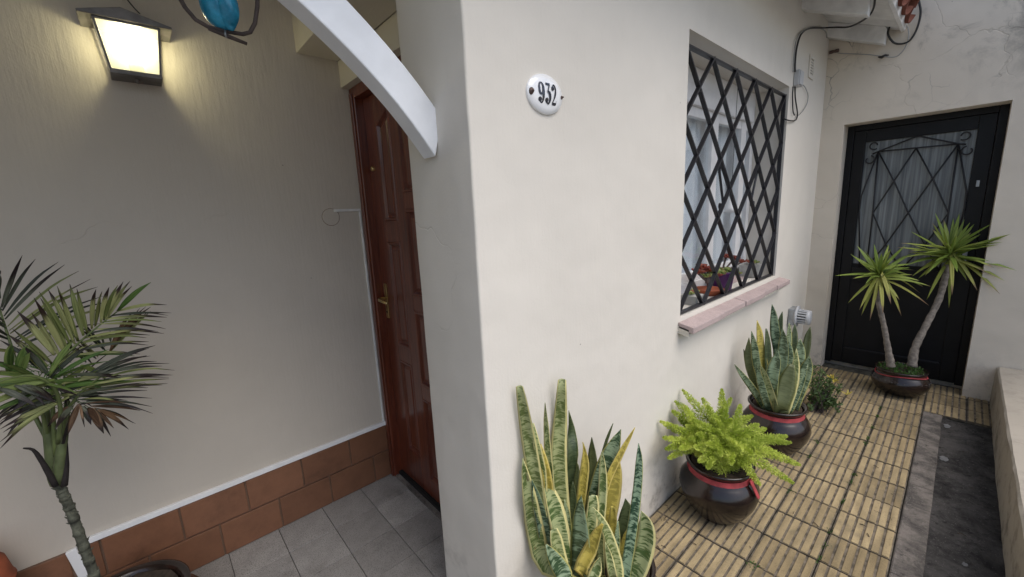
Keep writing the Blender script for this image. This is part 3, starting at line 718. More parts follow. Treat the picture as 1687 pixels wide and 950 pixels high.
# low boundary wall
lw = thing('low_wall', 'low rough plastered boundary wall beside the dark channel', 'wall', (1, -.34, 0))
mb = MB(); vs = []; n = 110
for i in range(n+1):
    x = -1.7+(XB-.006+1.7)*i/n; k_ = lambda s_, a_: noise.noise((x*4, s_, 0))*a_+noise.noise((x*17, s_, 5))*a_*.5
    vs += [(x, -.262+k_(1, .006), -.055), (x, -.265+k_(2, .006), .12), (x, -.268+k_(3, .007), .262), (x, -.276+k_(4, .004), .272), (x, -.33, .275+k_(5, .003)), (x, -.40, .274), (x, -.412, .265), (x, -.415, -.055)]
fs = [(i*8+j, i*8+j+1, (i+1)*8+j+1, (i+1)*8+j) for i in range(n) for j in range(7)]+[tuple(range(8)), tuple(range(n*8, n*8+8))]
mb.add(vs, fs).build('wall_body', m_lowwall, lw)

# ================================================================== FIXTURES
# wall lantern
A_ = lambda px, py, y: at(px, py, 1, y)
lan = thing('wall_lantern', 'lit metal wall lantern with frosted panes on the porch wall', 'lamp', (.08, YL, 2.06))
FY, BY = YL-.13, YL-.008
ftl, ftr, fbr, fbl = A_(152, 24, FY), A_(262, 51, FY), A_(262, 121, FY), A_(182, 109, FY)
cx_ = (ftl.x+ftr.x)/2; zt_ = (ftl.z+ftr.z)/2; zb_ = (fbl.z+fbr.z)/2; hwT = (ftr.x-ftl.x)/2; hwB = (fbr.x-fbl.x)/2+.003
FT, FB = FY, FY+.03
cor = dict(ftl=V((cx_-hwT, FT, zt_)), ftr=V((cx_+hwT, FT, zt_)), fbl=V((cx_-hwB, FB, zb_)), fbr=V((cx_+hwB, FB, zb_)), btl=V((cx_-hwT, BY, zt_)), btr=V((cx_+hwT, BY, zt_)), bbl=V((cx_-hwB, BY, zb_)), bbr=V((cx_+hwB, BY, zb_)))
for q in (('ftl', 'ftr', 'fbr', 'fbl'), ('btl', 'ftl', 'fbl', 'bbl'), ('ftr', 'btr', 'bbr', 'fbr')):
    P = [cor[i] for i in q]; nn = (P[1]-P[0]).cross(P[3]-P[0]).normalized()*.0025
    MB().add(P+[p+nn for p in P], [(0, 1, 2, 3), (7, 6, 5, 4), (0, 4, 5, 1), (1, 5, 6, 2), (2, 6, 7, 3), (3, 7, 4, 0)]).build('pane', m_frost, lan)
for a, b in (('ftl', 'fbl'), ('ftr', 'fbr'), ('btl', 'bbl'), ('btr', 'bbr'), ('ftl', 'ftr'), ('fbl', 'fbr'), ('ftl', 'btl'), ('ftr', 'btr'), ('fbl', 'bbl'), ('fbr', 'bbr')):
    MB().tube([cor[a], cor[b]], .0045, 4).build('frame_bar', m_lampmetal, lan)
mb = MB(); mb.box((cx_-hwB-.004, FB-.004, zb_-.012), (cx_+hwB+.004, BY+.006, zb_-.002)); mb.build('base_plate', m_lampmetal, lan, bevel=.002)
MB().lathe([(0, -.014), (.008, -.012), (.010, 0)], (cx_, FB+.045, zb_-.012), 12).build('finial', m_lampmetal, lan, True)
ov = .037; mb = MB(); zl = zt_+.004
pr = [(cx_-hwT-ov, zl), (cx_-hwT-ov, zl+.008), (cx_-.01, zl+.040), (cx_+hwT+ov, zl+.008), (cx_+hwT+ov, zl)]
mb.prism(pr, 1, FT-.012, BY+.006); mb.build('lid', m_lampmetal, lan, bevel=.0015)
MB().box((cx_-hwB-.004, BY+.0065, zb_-.01), (cx_+hwB+.004, YL-.0005, zt_+.003)).build('back_plate', m_lampmetal, lan, bevel=.002)
bz = zb_+.004
MB().lathe([(.0, 0), (.021, 0), (.021, .03), (.016, .036), (.0155, .06), (0, .06)], (cx_+.004, YL-.065, bz), 16).build('socket', m_lampwhite, lan, True)
MB().lathe([(.0, .06), (.012, .062), (.020, .08), (.021, .115), (.012, .13), (0, .133)], (cx_+.004, YL-.065, bz), 16).build('bulb', m_bulb, lan, True)
ld = bpy.data.lights.new('bulb_light', 'POINT'); ld.energy = 6.0; ld.color = (1.0, .90, .54); ld.shadow_soft_size = .03
lo = bpy.data.objects.new('bulb_light', ld); COL.objects.link(lo); lo.location = (cx_+.004, YL-.065, bz+.10)
lo.parent = lan; lo.matrix_parent_inverse = Matrix.Translation(-lan.location)

# hanging ornament with twig ring
oy = 1.40; oc = at(364, -40, 1, oy); orn = thing('hanging_ornament', 'turquoise blue hanging ornament tied onto a bent twig ring', 'ornament', (oc.x, oy, oc.z))
def O_(px, py, dy=0): return at(px, py, 1, oy+dy)
body_pts = [O_(352, -60), O_(353, -25), O_(356, 5), O_(364, 28), O_(372, 45)]
sp_ = spline([tuple(p)+(w,) for p, w in zip(body_pts, (.014, .032, .038, .036, .018))], 18)
body = MB().tube([q[:3] for q in sp_]+[tuple(O_(374, 50))], [q[3] for q in sp_]+[.006], 20).build('body', m_blue, orn, True)
sp2 = spline([tuple(O_(368, -40, -.03))+(.012,), tuple(O_(371, -5, -.022))+(.026,), tuple(O_(376, 22, -.022))+(.026,), tuple(O_(380, 42, -.016))+(.014,), tuple(O_(383, 49, -.02))+(.004,)], 16)
MB().tube([q[:3] for q in sp2], [q[3] for q in sp2], 18).build('wing', m_blue, body, True)
MB().tube([O_(296, -4), O_(305, 12), O_(322, 32), O_(345, 45), O_(375, 52), O_(400, 56), O_(412, 53), O_(420, 38), O_(424, 10), O_(424, -20), O_(416, -60), O_(390, -95), O_(350, -105), O_(312, -80), O_(296, -40), O_(294, -8)], .0055, 8).build('twig_ring', m_twig, orn, True)
MB().tube([O_(343, 47, -.008), O_(372, 58, -.012), O_(407, 72, -.012)], [.004, .006, .0045], 8).build('twig', m_twig, orn, True)
MB().tube([O_(371, 50, -.012), O_(371, 56, -.02), O_(373, 62, -.016)], .0025, 6).build('wire_tie', m_zinc, orn, True)
top = O_(350, -105); MB().tube([top, V((top.x, top.y, CEIL))], .002, 6).build('cord', m_twig, orn)
# a bare twig sprouting over the lantern
MB().tube([A_(190, -25, YL-.02), A_(212, 2, YL-.03), A_(222, 14, YL-.04), A_(230, 22, YL-.05)], .0022, 6).build('lamp_wire', m_cable, lan, True)

# house number plate 932
pc = at(896.5, 156, 1, YW); np_ = thing('house_number_plate', 'oval white enamel house number plate reading 932', 'sign', (pc.x, YW, pc.z))
a_, b_ = .077, .0565; vs = []; ring = [(1.0, .000), (1.0, .004), (.97, .007), (.7, .012), (.35, .0145)]; n = 48
for s_, h in ring: vs += [(pc.x+math.cos(2*math.pi*j/n)*a_*s_, YW-h, pc.z+math.sin(2*math.pi*j/n)*b_*s_) for j in range(n)]
vs.append((pc.x, YW-.015, pc.z)); m_ = len(ring)
fs = [(i*n+j, i*n+(j+1) % n, (i+1)*n+(j+1) % n, (i+1)*n+j) for i in range(m_-1) for j in range(n)]+[((m_-1)*n+j, (m_-1)*n+(j+1) % n, m_*n) for j in range(n)]
plate = MB().add(vs, fs).build('plate', m_enamel, np_, True)
def dome(x, z):
    d2 = min(1, ((x-pc.x)/a_)**2+((z-pc.z)/b_)**2); return YW-.0152*(1-d2)-.004
def stroke(mb, pts, n=20):
    S = spline(pts, n); vs = []
    for i, q in enumerate(S):
        t = V((S[min(i+1, n)][0]-S[max(i-1, 0)][0], S[min(i+1, n)][1]-S[max(i-1, 0)][1])).normalized(); s_ = V((-t.y, t.x))*(q[2]/2)
        for e in (s_, -s_):
            x, z = q[0]+e.x, q[1]+e.y
            vs += [(x, z)]
    return vs, [(2*i, 2*i+2, 2*i+3, 2*i+1) for i in range(n)]
def digit(strokes, balls, ox, oz, w, h):
    mb = MB()
    def mp(u, v): x = ox+u*w; z = oz+v*h; return (x, dome(x, z), z)
    for st_ in strokes:
        vs, fs = stroke(None, st_, 24); mb.add([mp(*v) for v in vs], fs)
    for bu_, bv_, br in balls:
        vs = [(bu_, bv_)]+[(bu_+math.cos(t*math.pi/8)*br*h/w, bv_+math.sin(t*math.pi/8)*br) for t in range(16)]
        mb.add([mp(*v) for v in vs], [(0, i+1, (i+1) % 16+1) for i in range(16)])
    # give the flat figures a little thickness
    nv = len(mb.v); mb.v += [(x, y+.002, z) for x, y, z in mb.v]; mb.uv += [(0, 0)]*nv
    mb.f += [tuple(i+nv for i in f) for f in mb.f]; mb.mi += mb.mi
    mb.build('digit', m_ink, plate, fix=True)
TH, TN = .26, .07
def ell(cx, cz, rx, rz, a0, a1, th=TH, tn=TN, n=12):
    return [(cx+rx*math.cos(R(a0+(a1-a0)*i/n)), cz+rz*math.sin(R(a0+(a1-a0)*i/n)), tn+(th-tn)*abs(math.cos(R(a0+(a1-a0)*i/n)))**1.5) for i in range(n+1)]
D9 = ([ell(.5, .70, .30, .27, 0, 360), [(.80, .72, .24), (.82, .5, .24), (.79, .28, .22), (.66, .07, .12), (.45, .03, .07), (.28, .10, .08)]], [(.30, .17, .115)])
D3 = ([[(.16, .97, .10), (.5, .955, .11), (.84, .97, .10)], [(.80, .95, .09), (.62, .78, .07), (.42, .60, .07)], [(.40, .60, .06), (.62, .58, .10), (.80, .44, .24), (.82, .26, .24), (.66, .07, .13), (.45, .03, .07), (.26, .10, .08)]], [(.27, .18, .105)])
D2 = ([[(.20, .78, .08), (.30, .93, .07), (.50, .98, .09), (.74, .88, .22), (.78, .72, .24), (.66, .50, .18), (.42, .28, .08), (.18, .10, .06)], [(.14, .06, .13), (.5, .055, .14), (.86, .06, .15)], [(.84, .04, .07), (.87, .14, .06), (.88, .24, .05)]], [(.27, .80, .105)])
dw, dh = .0265, .058
for D, ox in ((D9, -.041), (D3, -.0135), (D2, .0145)): digit(D[0], D[1], pc.x+ox, pc.z-dh/2, dw, dh)
for sx, rr in ((-.062, .0105), (.069, .0055)):
    MB().lathe([(0, -.006), (rr*.5, -.006), (rr, -.002), (rr, .003)], (pc.x+sx, YW-.008, pc.z), 10, 'Y', .12).build('screw', m_rust, np_, True)
    MB().lathe([(0, -.004), (rr*.35, -.003), (rr*.45, 0)], (pc.x+sx, YW-.014, pc.z), 8, 'Y').build('screw_head', m_rust, np_, True)

# round cover and conduit beside the front door
jc = thing('wall_junction', 'round painted cover plate with a thin conduit beside the front door', 'junction box', (.714, YL, 1.516))
MB().lathe([(0, -.004), (.0395, -.004), (.041, -.0025), (.041, 0)], (.714, YL-.0005, 1.516), 40, 'Y').build('cover', m_porch, jc)
MB().lathe([(.041, -.0008), (.0432, -.0008)], (.714, YL, 1.516), 40, 'Y').build('shadow_ring', m_grout, jc)  # flat dark ring painting the line of shade around the cover
MB().box((.730, YL-.012, 1.540), (.866, YL-.0005, 1.554)).build('conduit', m_rafter, jc, bevel=.002)
MB().box((.8565, YL-.010, .347), (.866, YL-.0005, 1.539)).build('conduit', m_rafter, jc, bevel=.002)

# louvred air vent on the facade
q0, q1 = at(1335, 92, 1, YW), at(1342, 134, 1, YW)
av = thing('air_vent', 'small white louvred vent high on the facade by the corner', 'vent', (q0.x, YW, q1.z))
vx0, vx1, vz0, vz1 = q0.x-.03, q0.x+.10, q1.z-.005, q0.z+.005
for a, b in (((vx0, vz0), (vx0+.022, vz1)), ((vx1-.022, vz0), (vx1, vz1)), ((vx0+.0222, vz0), (vx1-.0222, vz0+.022)), ((vx0+.0222, vz1-.022), (vx1-.0222, vz1))):
    MB().box((a[0], YW-.010, a[1]), (b[0], YW-.0005, b[1])).build('frame', m_plaster, av, bevel=.002)
MB().box((vx0+.022, YW-.003, vz0+.022), (vx1-.022, YW-.0008, vz1-.022)).build('backing', m_rubber, av)
ns = 6; hh = (vz1-vz0-.044)/ns
for i in range(ns):
    z = vz0+.022+hh*i
    MB().add([(vx0+.022, YW-.004, z), (vx1-.022, YW-.004, z), (vx1-.022, YW-.010, z+hh*.45), (vx0+.022, YW-.010, z+hh*.45), (vx0+.022, YW-.002, z+.003), (vx1-.022, YW-.002, z+.003), (vx1-.022, YW-.007, z+hh*.5), (vx0+.022, YW-.007, z+hh*.5)],
             [(0, 1, 2, 3), (4, 7, 6, 5), (3, 2, 6, 7), (0, 4, 5, 1), (0, 3, 7, 4), (1, 5, 6, 2)]).build('slat', m_plaster, av)
# flue outlet with slotted cap
vp = at(1301, 519, 1, YW); fl = thing('flue_outlet', 'white slotted flue cap on a zinc collar low on the facade', 'vent', (vp.x, YW, vp.z))
MB().box((vp.x-.06, YW-.045, vp.z-.068), (vp.x+.06, YW-.001, vp.z+.068)).build('zinc_box', m_zinc, fl, bevel=.006)
MB().lathe([(.05, -.0455), (.082, -.0455), (.086, -.052), (.086, -.058), (.055, -.062), (.05, -.06)], (vp.x, YW, vp.z), 28, 'Y').build('collar', m_plastic, fl, True)
MB().lathe([(.042, -.058), (.040, -.12)], (vp.x, YW, vp.z), 20, 'Y').build('inner_pipe', m_rubber, fl, True)
for i in range(16):
    t = 2*math.pi*i/16; c_, s_ = math.cos(t), math.sin(t)
    MB().tube([(vp.x+c_*.055, YW-.06, vp.z+s_*.055), (vp.x+c_*.052, YW-.125, vp.z+s_*.052)], .0068, 5).build('cap_rib', m_plastic, fl)
MB().lathe([(.058, -.120), (.060, -.128), (.055, -.142), (.03, -.147), (0, -.148)], (vp.x, YW, vp.z), 24, 'Y').build('cap', m_plastic, fl, True)

# electrical box and cables
def Z8(x, y): return (1287+x*.2371, y*.2371)
def wz(x, y, Y): return at(*Z8(x, y), 1, Y)
bx_ = wz(97, 550, YW)
jb = thing('junction_box', 'grey weathered electrical box on the facade beside the window', 'junction box', (bx_.x, YW, bx_.z))
MB().box((bx_.x-.045, YW-.035, bx_.z-.05), (bx_.x+.045, YW-.001, bx_.z+.05)).build('box_body', m_plastic, jb, bevel=.005)
MB().box((bx_.x-.040, YW-.0405, bx_.z-.045), (bx_.x+.040, YW-.0355, bx_.z+.045)).build('box_lid', m_plastic, jb, bevel=.003)
def cable(name, label, pts, r_, mt, n=40):
    S = spline([tuple(p) for p in pts], n); tag(MB().tube(S, r_, 6).build(name, mt, None, True), label, 'cable')
Yc = YW-.012
cable('cable', 'black cable sweeping from the rafter end down to the electrical box', [wz(655, -40, .50), wz(640, 60, .52), wz(590, 125, .56), wz(480, 183, .68), wz(380, 188, .78), wz(300, 192, .86), wz(200, 195, Yc), wz(140, 235, Yc), wz(108, 330, Yc), wz(97, 430, Yc), wz(95, 500, Yc)], .006, m_cable, 60)
cable('cable', 'thin grey cable clipped beside the black one above the electrical box', [wz(318, 262, Yc), wz(312, 225, Yc), wz(280, 198, Yc), wz(215, 188, Yc), wz(150, 215, Yc), wz(112, 262, Yc), wz(92, 350, Yc), wz(82, 500, Yc)], .004, m_gcable, 50)
cable('cable', 'black wire loop hanging below the electrical box', [wz(96, 600, Yc), wz(98, 680, Yc), wz(112, 780, Yc), wz(106, 826, Yc), wz(82, 838, Yc), wz(40, 832, Yc), wz(5, 815, YW+.03)], .0045, m_cable)
cable('cable', 'second dark wire dropping straight from the electrical box', [wz(82, 600, Yc), wz(78, 680, Yc), wz(82, 770, Yc), wz(92, 800, Yc)], .004, m_cable)
cable('cable', 'pale grey wire bowing out right of the electrical box', [wz(132, 570, Yc), wz(165, 605, Yc), wz(186, 660, Yc), wz(178, 720, Yc), wz(150, 770, Yc), wz(112, 806, Yc)], .003, m_gcable)
def bw(x, y, X): return at(*Z8(x, y), 0, X)
Xc = XB-.02
cable('cable', 'thick black cable coiled in a loop under the roof tile corner', [bw(725, -40, Xc-.12), bw(745, 60, Xc-.12), bw(775, 130, Xc-.08), bw(748, 200, Xc-.05), bw(745, 245, Xc-.03), bw(785, 296, Xc), bw(845, 302, Xc), bw(895, 278, Xc), bw(940, 205, Xc), bw(968, 100, Xc), bw(960, 20, Xc), bw(935, -60, Xc)], .0065, m_cable, 70)
cable('cable', 'thin wire curling down from the coil to the insulator', [bw(840, 145, Xc-.03), bw(880, 190, Xc), bw(884, 260, Xc), bw(866, 320, Xc), bw(835, 365, Xc), bw(790, 394, Xc), bw(720, 392, Xc), bw(600, 378, Xc), bw(430, 370, Xc), bw(390, 366, Xc)], .0035, m_gcable, 60)
ip = bw(368, 356, XB-.014); ins = thing('cable_insulator', 'small brown insulator holding the thin wire under the eave', 'insulator', (XB, ip.y, ip.z))
MB().lathe([(0, -.03), (.012, -.03), (.013, -.012), (.009, 0), (.013, .012), (.012, .03), (0, .03)], (ip.x, ip.y, ip.z), 14, 'Y').build('spool', m_rust, ins, True)
MB().tube([(XB, ip.y+.02, ip.z), (XB-.015, ip.y+.03, ip.z), (XB-.03, ip.y, ip.z), (XB-.015, ip.y-.03, ip.z), (XB, ip.y-.02, ip.z)], .003, 6).build('bracket', m_rust, ins, True)
kn = bw(710, 390, Xc); MB().tube([kn+V((0, .03, .003)), kn+V((-.004, .01, -.004)), kn+V((.003, -.01, .005)), kn+V((0, -.03, 0))], [.004, .010, .009, .004], 7).build('wire_knot', m_cable, ins, True)

# white bell ornament behind the grille
bp = at(1203, 336, 1, GY+.05); bell = thing('window_bell', 'small white ceramic figure hanging behind the window bars', 'ornament', (bp.x, bp.y, bp.z))
MB().lathe([(0, .075), (.010, .073), (.016, .06), (.013, .045), (.024, .025), (.030, -.02), (.040, -.05), (.034, -.05), (0, -.04)], bp, 18, wob=.04).build('figure', m_white, bell, True)
MB().tube([bp+V((0, 0, .074)), bp+V((.01, 0, .16)), V((bp.x+.02, bp.y, GZ1-.004))], .0015, 5).build('string', m_cable, bell)

# ================================================================== POTTED PLANTS
def pot_mesh(c, prof, parent, rib_z=None, rib_r=None, mt=m_pot, wob=.008, rib=True):
    pot = MB().lathe(prof, c, 40, wob=wob).build('pot', mt, parent, True)
    if rib_z:
        MB().lathe([(rib_r(rib_z-.011)+.003, rib_z-.011), (rib_r(rib_z)+.0055, rib_z), (rib_r(rib_z+.011)+.003, rib_z+.011)], c, 40, wob=wob).build('ribbon', m_ribbon, pot, True)
    return pot
def prof_r(prof):
    def f(z):
        for (r0, z0), (r1, z1) in zip(prof, prof[1:]):
            if z0 <= z <= z1 and z1 > z0: return r0+(r1-r0)*(z-z0)/(z1-z0)
        return prof[0][0]
    return f
def soil(c, r_, z, parent, mt=m_soil):
    vs = [(c[0], c[1], z+.012)]; n = 24
    for k_ in (.5, 1): vs += [(c[0]+math.cos(2*math.pi*j/n)*r_*k_, c[1]+math.sin(2*math.pi*j/n)*r_*k_, z+random.uniform(-.004, .008)*(2-k_)) for j in range(n)]
    fs = [(0, 1+j, 1+(j+1) % n) for j in range(n)]+[(1+j, 1+n+j, 1+n+(j+1) % n, 1+(j+1) % n) for j in range(n)]
    MB().add(vs, fs).build('soil', mt, parent, True)

OLLA = [(0, 0), (.085, 0), (.098, .006), (.135, .05), (.165, .105), (.177, .15), (.172, .185), (.150, .22), (.133, .238), (.131, .252), (.142, .268), (.150, .276), (.150, .284), (.143, .286), (.133, .276), (.124, .255), (.124, .20)]
def olla(c, parent, s_=1.0, h_=1.0):
    pr_ = [(r_*s_, z*h_) for r_, z in OLLA]; rr = prof_r(pr_[1:12])
    p = pot_mesh(c, pr_, parent, .243*h_, rr); soil(c, .125*s_, .262*h_, parent); return p, rr

def snake_plant(root, c, d0, rimz, data, fat=1.15):
    """data rows: style, list of (px, py, width px) tip first, depth offset"""
    for row in data:
        st_, pts, do = row[0], row[1], row[2]
        q = []
        for (px, py, w) in pts[::-1]:
            dist = d0+do; P = deep(px, py, dist)
            if P.y > YW-.025: P = at(px, py, 1, YW-.025-random.uniform(0, .03)); dist = depth_of(P)
            q.append((P.x, P.y, P.z, w*fat*dist/FPX))
        # continue down to the soil
        b = V(q[0][:3]); cxy = V((c[0], c[1])); r_ = (V((b.x, b.y))-cxy); tgt = cxy+(r_.normalized()*min(r_.length, .085) if r_.length > 0 else r_)
        if b.z > rimz+.01: q = [(tgt.x, tgt.y, rimz-.005, q[0][3]*.75)]+q
        else: q[0] = (tgt.x, tgt.y, rimz-.005, q[0][3])
        view = (CAM-b).normalized(); nrm_ = view+V((random.uniform(-.35, .35), random.uniform(-.35, .35), 0))
        leaf('leaf', q, SN[st_], root, nrm_, 14, fold=random.uniform(.08, .2), thick=.0045, twist=random.uniform(-.3, .3))

# --- tall snake plant in front of the facade by the corner
c = (1.09, .70, 0)
sp1 = thing('potted_snake_plant', 'tall snake plant with yellow-edged leaves by the house corner', 'potted plant', c, 'potted snake plants')
olla(c, sp1, .80, .85)
d0 = depth_of((c[0], c[1], .6))
def T(px, py, w): return (px, py, w)
rows = [
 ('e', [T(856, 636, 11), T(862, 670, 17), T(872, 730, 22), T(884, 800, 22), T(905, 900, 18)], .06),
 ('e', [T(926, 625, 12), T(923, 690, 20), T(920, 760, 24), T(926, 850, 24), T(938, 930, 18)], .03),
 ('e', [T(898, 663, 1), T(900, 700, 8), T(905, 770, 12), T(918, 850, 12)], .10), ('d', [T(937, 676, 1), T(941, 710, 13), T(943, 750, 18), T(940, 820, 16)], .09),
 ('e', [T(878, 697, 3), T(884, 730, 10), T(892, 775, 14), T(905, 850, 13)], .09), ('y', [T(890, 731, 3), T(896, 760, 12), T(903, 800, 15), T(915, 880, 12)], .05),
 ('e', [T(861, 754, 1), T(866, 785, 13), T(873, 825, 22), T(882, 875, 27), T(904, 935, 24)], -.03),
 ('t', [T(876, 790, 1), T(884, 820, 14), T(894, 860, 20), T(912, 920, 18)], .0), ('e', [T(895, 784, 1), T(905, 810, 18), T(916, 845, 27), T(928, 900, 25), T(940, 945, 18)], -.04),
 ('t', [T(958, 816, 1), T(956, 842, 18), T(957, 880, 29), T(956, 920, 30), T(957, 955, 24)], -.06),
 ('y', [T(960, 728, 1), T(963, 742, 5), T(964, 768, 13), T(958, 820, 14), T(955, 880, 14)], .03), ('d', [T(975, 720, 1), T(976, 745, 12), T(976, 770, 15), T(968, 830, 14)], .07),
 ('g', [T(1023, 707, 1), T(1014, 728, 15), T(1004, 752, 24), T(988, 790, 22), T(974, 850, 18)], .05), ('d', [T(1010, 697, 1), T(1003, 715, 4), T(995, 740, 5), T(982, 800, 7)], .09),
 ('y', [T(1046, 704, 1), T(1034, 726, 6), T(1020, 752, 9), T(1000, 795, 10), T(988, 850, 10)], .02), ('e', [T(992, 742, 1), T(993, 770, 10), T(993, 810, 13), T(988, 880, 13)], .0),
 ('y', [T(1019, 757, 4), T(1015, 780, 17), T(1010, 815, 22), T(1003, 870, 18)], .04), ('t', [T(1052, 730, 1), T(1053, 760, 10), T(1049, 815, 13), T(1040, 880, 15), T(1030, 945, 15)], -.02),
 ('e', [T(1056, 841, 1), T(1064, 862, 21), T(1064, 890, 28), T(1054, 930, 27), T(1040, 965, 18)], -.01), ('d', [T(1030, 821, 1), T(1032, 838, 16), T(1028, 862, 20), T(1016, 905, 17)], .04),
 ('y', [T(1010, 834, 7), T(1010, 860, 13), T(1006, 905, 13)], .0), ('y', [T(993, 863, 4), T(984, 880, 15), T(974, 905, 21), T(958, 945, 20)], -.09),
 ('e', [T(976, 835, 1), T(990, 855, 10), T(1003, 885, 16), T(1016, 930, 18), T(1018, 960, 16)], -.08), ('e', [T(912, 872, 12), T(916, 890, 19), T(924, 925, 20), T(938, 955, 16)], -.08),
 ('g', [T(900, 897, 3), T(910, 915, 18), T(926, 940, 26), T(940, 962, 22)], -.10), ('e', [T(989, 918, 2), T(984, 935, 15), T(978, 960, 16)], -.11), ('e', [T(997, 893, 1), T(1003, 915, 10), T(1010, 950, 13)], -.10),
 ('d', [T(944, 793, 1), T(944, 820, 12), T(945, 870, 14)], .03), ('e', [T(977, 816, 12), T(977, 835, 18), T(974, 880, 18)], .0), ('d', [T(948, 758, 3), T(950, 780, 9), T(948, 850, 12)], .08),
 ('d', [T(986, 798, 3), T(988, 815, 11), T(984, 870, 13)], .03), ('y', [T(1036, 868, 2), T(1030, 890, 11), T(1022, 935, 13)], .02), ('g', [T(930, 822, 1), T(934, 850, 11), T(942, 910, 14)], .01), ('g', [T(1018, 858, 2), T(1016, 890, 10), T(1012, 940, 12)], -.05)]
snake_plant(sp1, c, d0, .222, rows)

# --- foxtail fern
c = (1.885, .668, 0); fern = thing('potted_foxtail_fern', 'bright lime green foxtail fern in a round brown pot with red ribbon', 'potted plant', c)
pt_, rr = olla(c, fern, 1.0)
z = .243
tq = V((-.55, -.83, 0)).normalized(); pB = V((c[0]-.02, c[1], z))+V((.0, -.14, 0))
mb = MB(); mb.add([pB+V((-.012, -.006, .012)), pB+V((.012, -.006, .012)), pB+V((.004, -.045, -.055)), pB+V((-.022, -.045, -.05)), pB+V((-.012, -.002, .012)), pB+V((.012, -.002, .012)), pB+V((.004, -.041, -.055)), pB+V((-.022, -.041, -.05))],
                   [(0, 1, 2, 3), (7, 6, 5, 4), (0, 4, 5, 1), (1, 5, 6, 2), (2, 6, 7, 3), (3, 7, 4, 0)]); mb.build('ribbon', m_ribbon, pt_)
mb = MB(); e = V((.035, -.012, .008)); mb.add([pB+V((.0, -.006, .012)), pB+V((.0, -.006, -.014)), pB+e+V((.01, 0, -.02)), pB+e+V((.0, 0, .016)), pB+V((.0, -.002, .012)), pB+V((.0, -.002, -.014)), pB+e+V((.01, .004, -.02)), pB+e+V((.0, .004, .016))],
                   [(0, 1, 2, 3), (7, 6, 5, 4), (0, 4, 5, 1), (1, 5, 6, 2), (2, 6, 7, 3), (3, 7, 4, 0)]); mb.build('ribbon', m_ribbon, pt_)
def plume(base, tip, bend, w, rnd):
    mid = (base+tip)/2+bend; S = [V(q) for q in spline([tuple(base), tuple(mid), tuple(tip)], 16)]
    mb = MB(); mb.tube(S, [.0025]*12+[.0015]*5, 4)
    L_ = sum((S[i+1]-S[i]).length for i in range(16)); n = int(5600*L_)
    for i in range(n):
        t = rnd.random()**.9*.98+.02; k_ = min(int(t*16), 15); p = S[k_].lerp(S[k_+1], t*16-k_); ax = (S[k_+1]-S[k_]).normalized()
        env = w*min(1, (t+.15)/.35)*(1-t)**.6*1.05+.003
        o1 = ax.orthogonal().normalized(); a_ = rnd.random()*6.283; out = (Matrix.Rotation(a_, 3, ax) @ o1)
        d_ = (out+ax*rnd.uniform(.3, 1.1)).normalized(); ln = env*rnd.uniform(.3, .6)+.003
        st0 = p+out*env*rnd.uniform(0, .75)**.8; q = st0+d_*ln*.8; sd_ = d_.cross(V((rnd.uniform(-1, 1), rnd.uniform(-1, 1), rnd.uniform(-1, 1)))).normalized()*rnd.uniform(.0010, .0019)
        mb.add([st0-sd_*.5, st0+sd_*.5, st0.lerp(q, .6)+sd_, q, st0.lerp(q, .6)-sd_], [(0, 1, 2, 3, 4)])
    return mb.build('frond', m_fox, fern, fix=False)
rnd = random.Random(3); fd0 = depth_of((c[0], c[1], .4)); base0 = V((c[0], c[1], .262))
tips = [(1078, 690, .02), (1095, 672, .10), (1107, 700, -.02), (1123, 641, .13), (1112, 660, .08), (1128, 668, .02), (1140, 690, -.04), (1157, 655, .09), (1166, 668, .03), (1189, 640, .14), (1178, 690, -.02), (1196, 672, .04), (1206, 690, .0),
        (1220, 666, .10), (1218, 700, .02), (1240, 684, .10), (1250, 698, .05), (1262, 705, .06), (1297, 718, .04), (1304, 729, -.02), (1319, 766, -.10), (1308, 796, -.16), (1253, 800, -.17), (1092, 720, -.06), (1096, 740, -.10), (1120, 740, -.14), (1135, 722, -.10),
        (1150, 715, -.10), (1162, 730, -.13), (1175, 718, -.10), (1198, 722, -.10), (1212, 730, -.12), (1222, 738, -.12), (1240, 750, -.14), (1280, 745, -.05), (1150, 760, -.15), (1187, 750, -.14), (1205, 765, -.17), (1130, 700, -.02), (1185, 708, -.05), (1236, 720, -.02), (1272, 727, .02), (1108, 728, -.02), (1143, 735, -.12), (1165, 772, -.17), (1255, 735, -.05), (1118, 690, .06), (1205, 655, .10), (1100, 755, -.10), (1172, 690, .10), (1228, 715, .06)]
for px, py, do in tips:
    tip = deep(px, py, fd0+do); tip.y = min(tip.y, YW-.015); b = base0+V((rnd.uniform(-.07, .07), rnd.uniform(-.07, .07), 0)); dirh = V((tip.x-b.x, tip.y-b.y, 0))
    plume(b, tip, V((0, 0, .03+.25*max(0, .22-(tip.z-b.z)))) - dirh*.06, rnd.uniform(.036, .046), rnd)

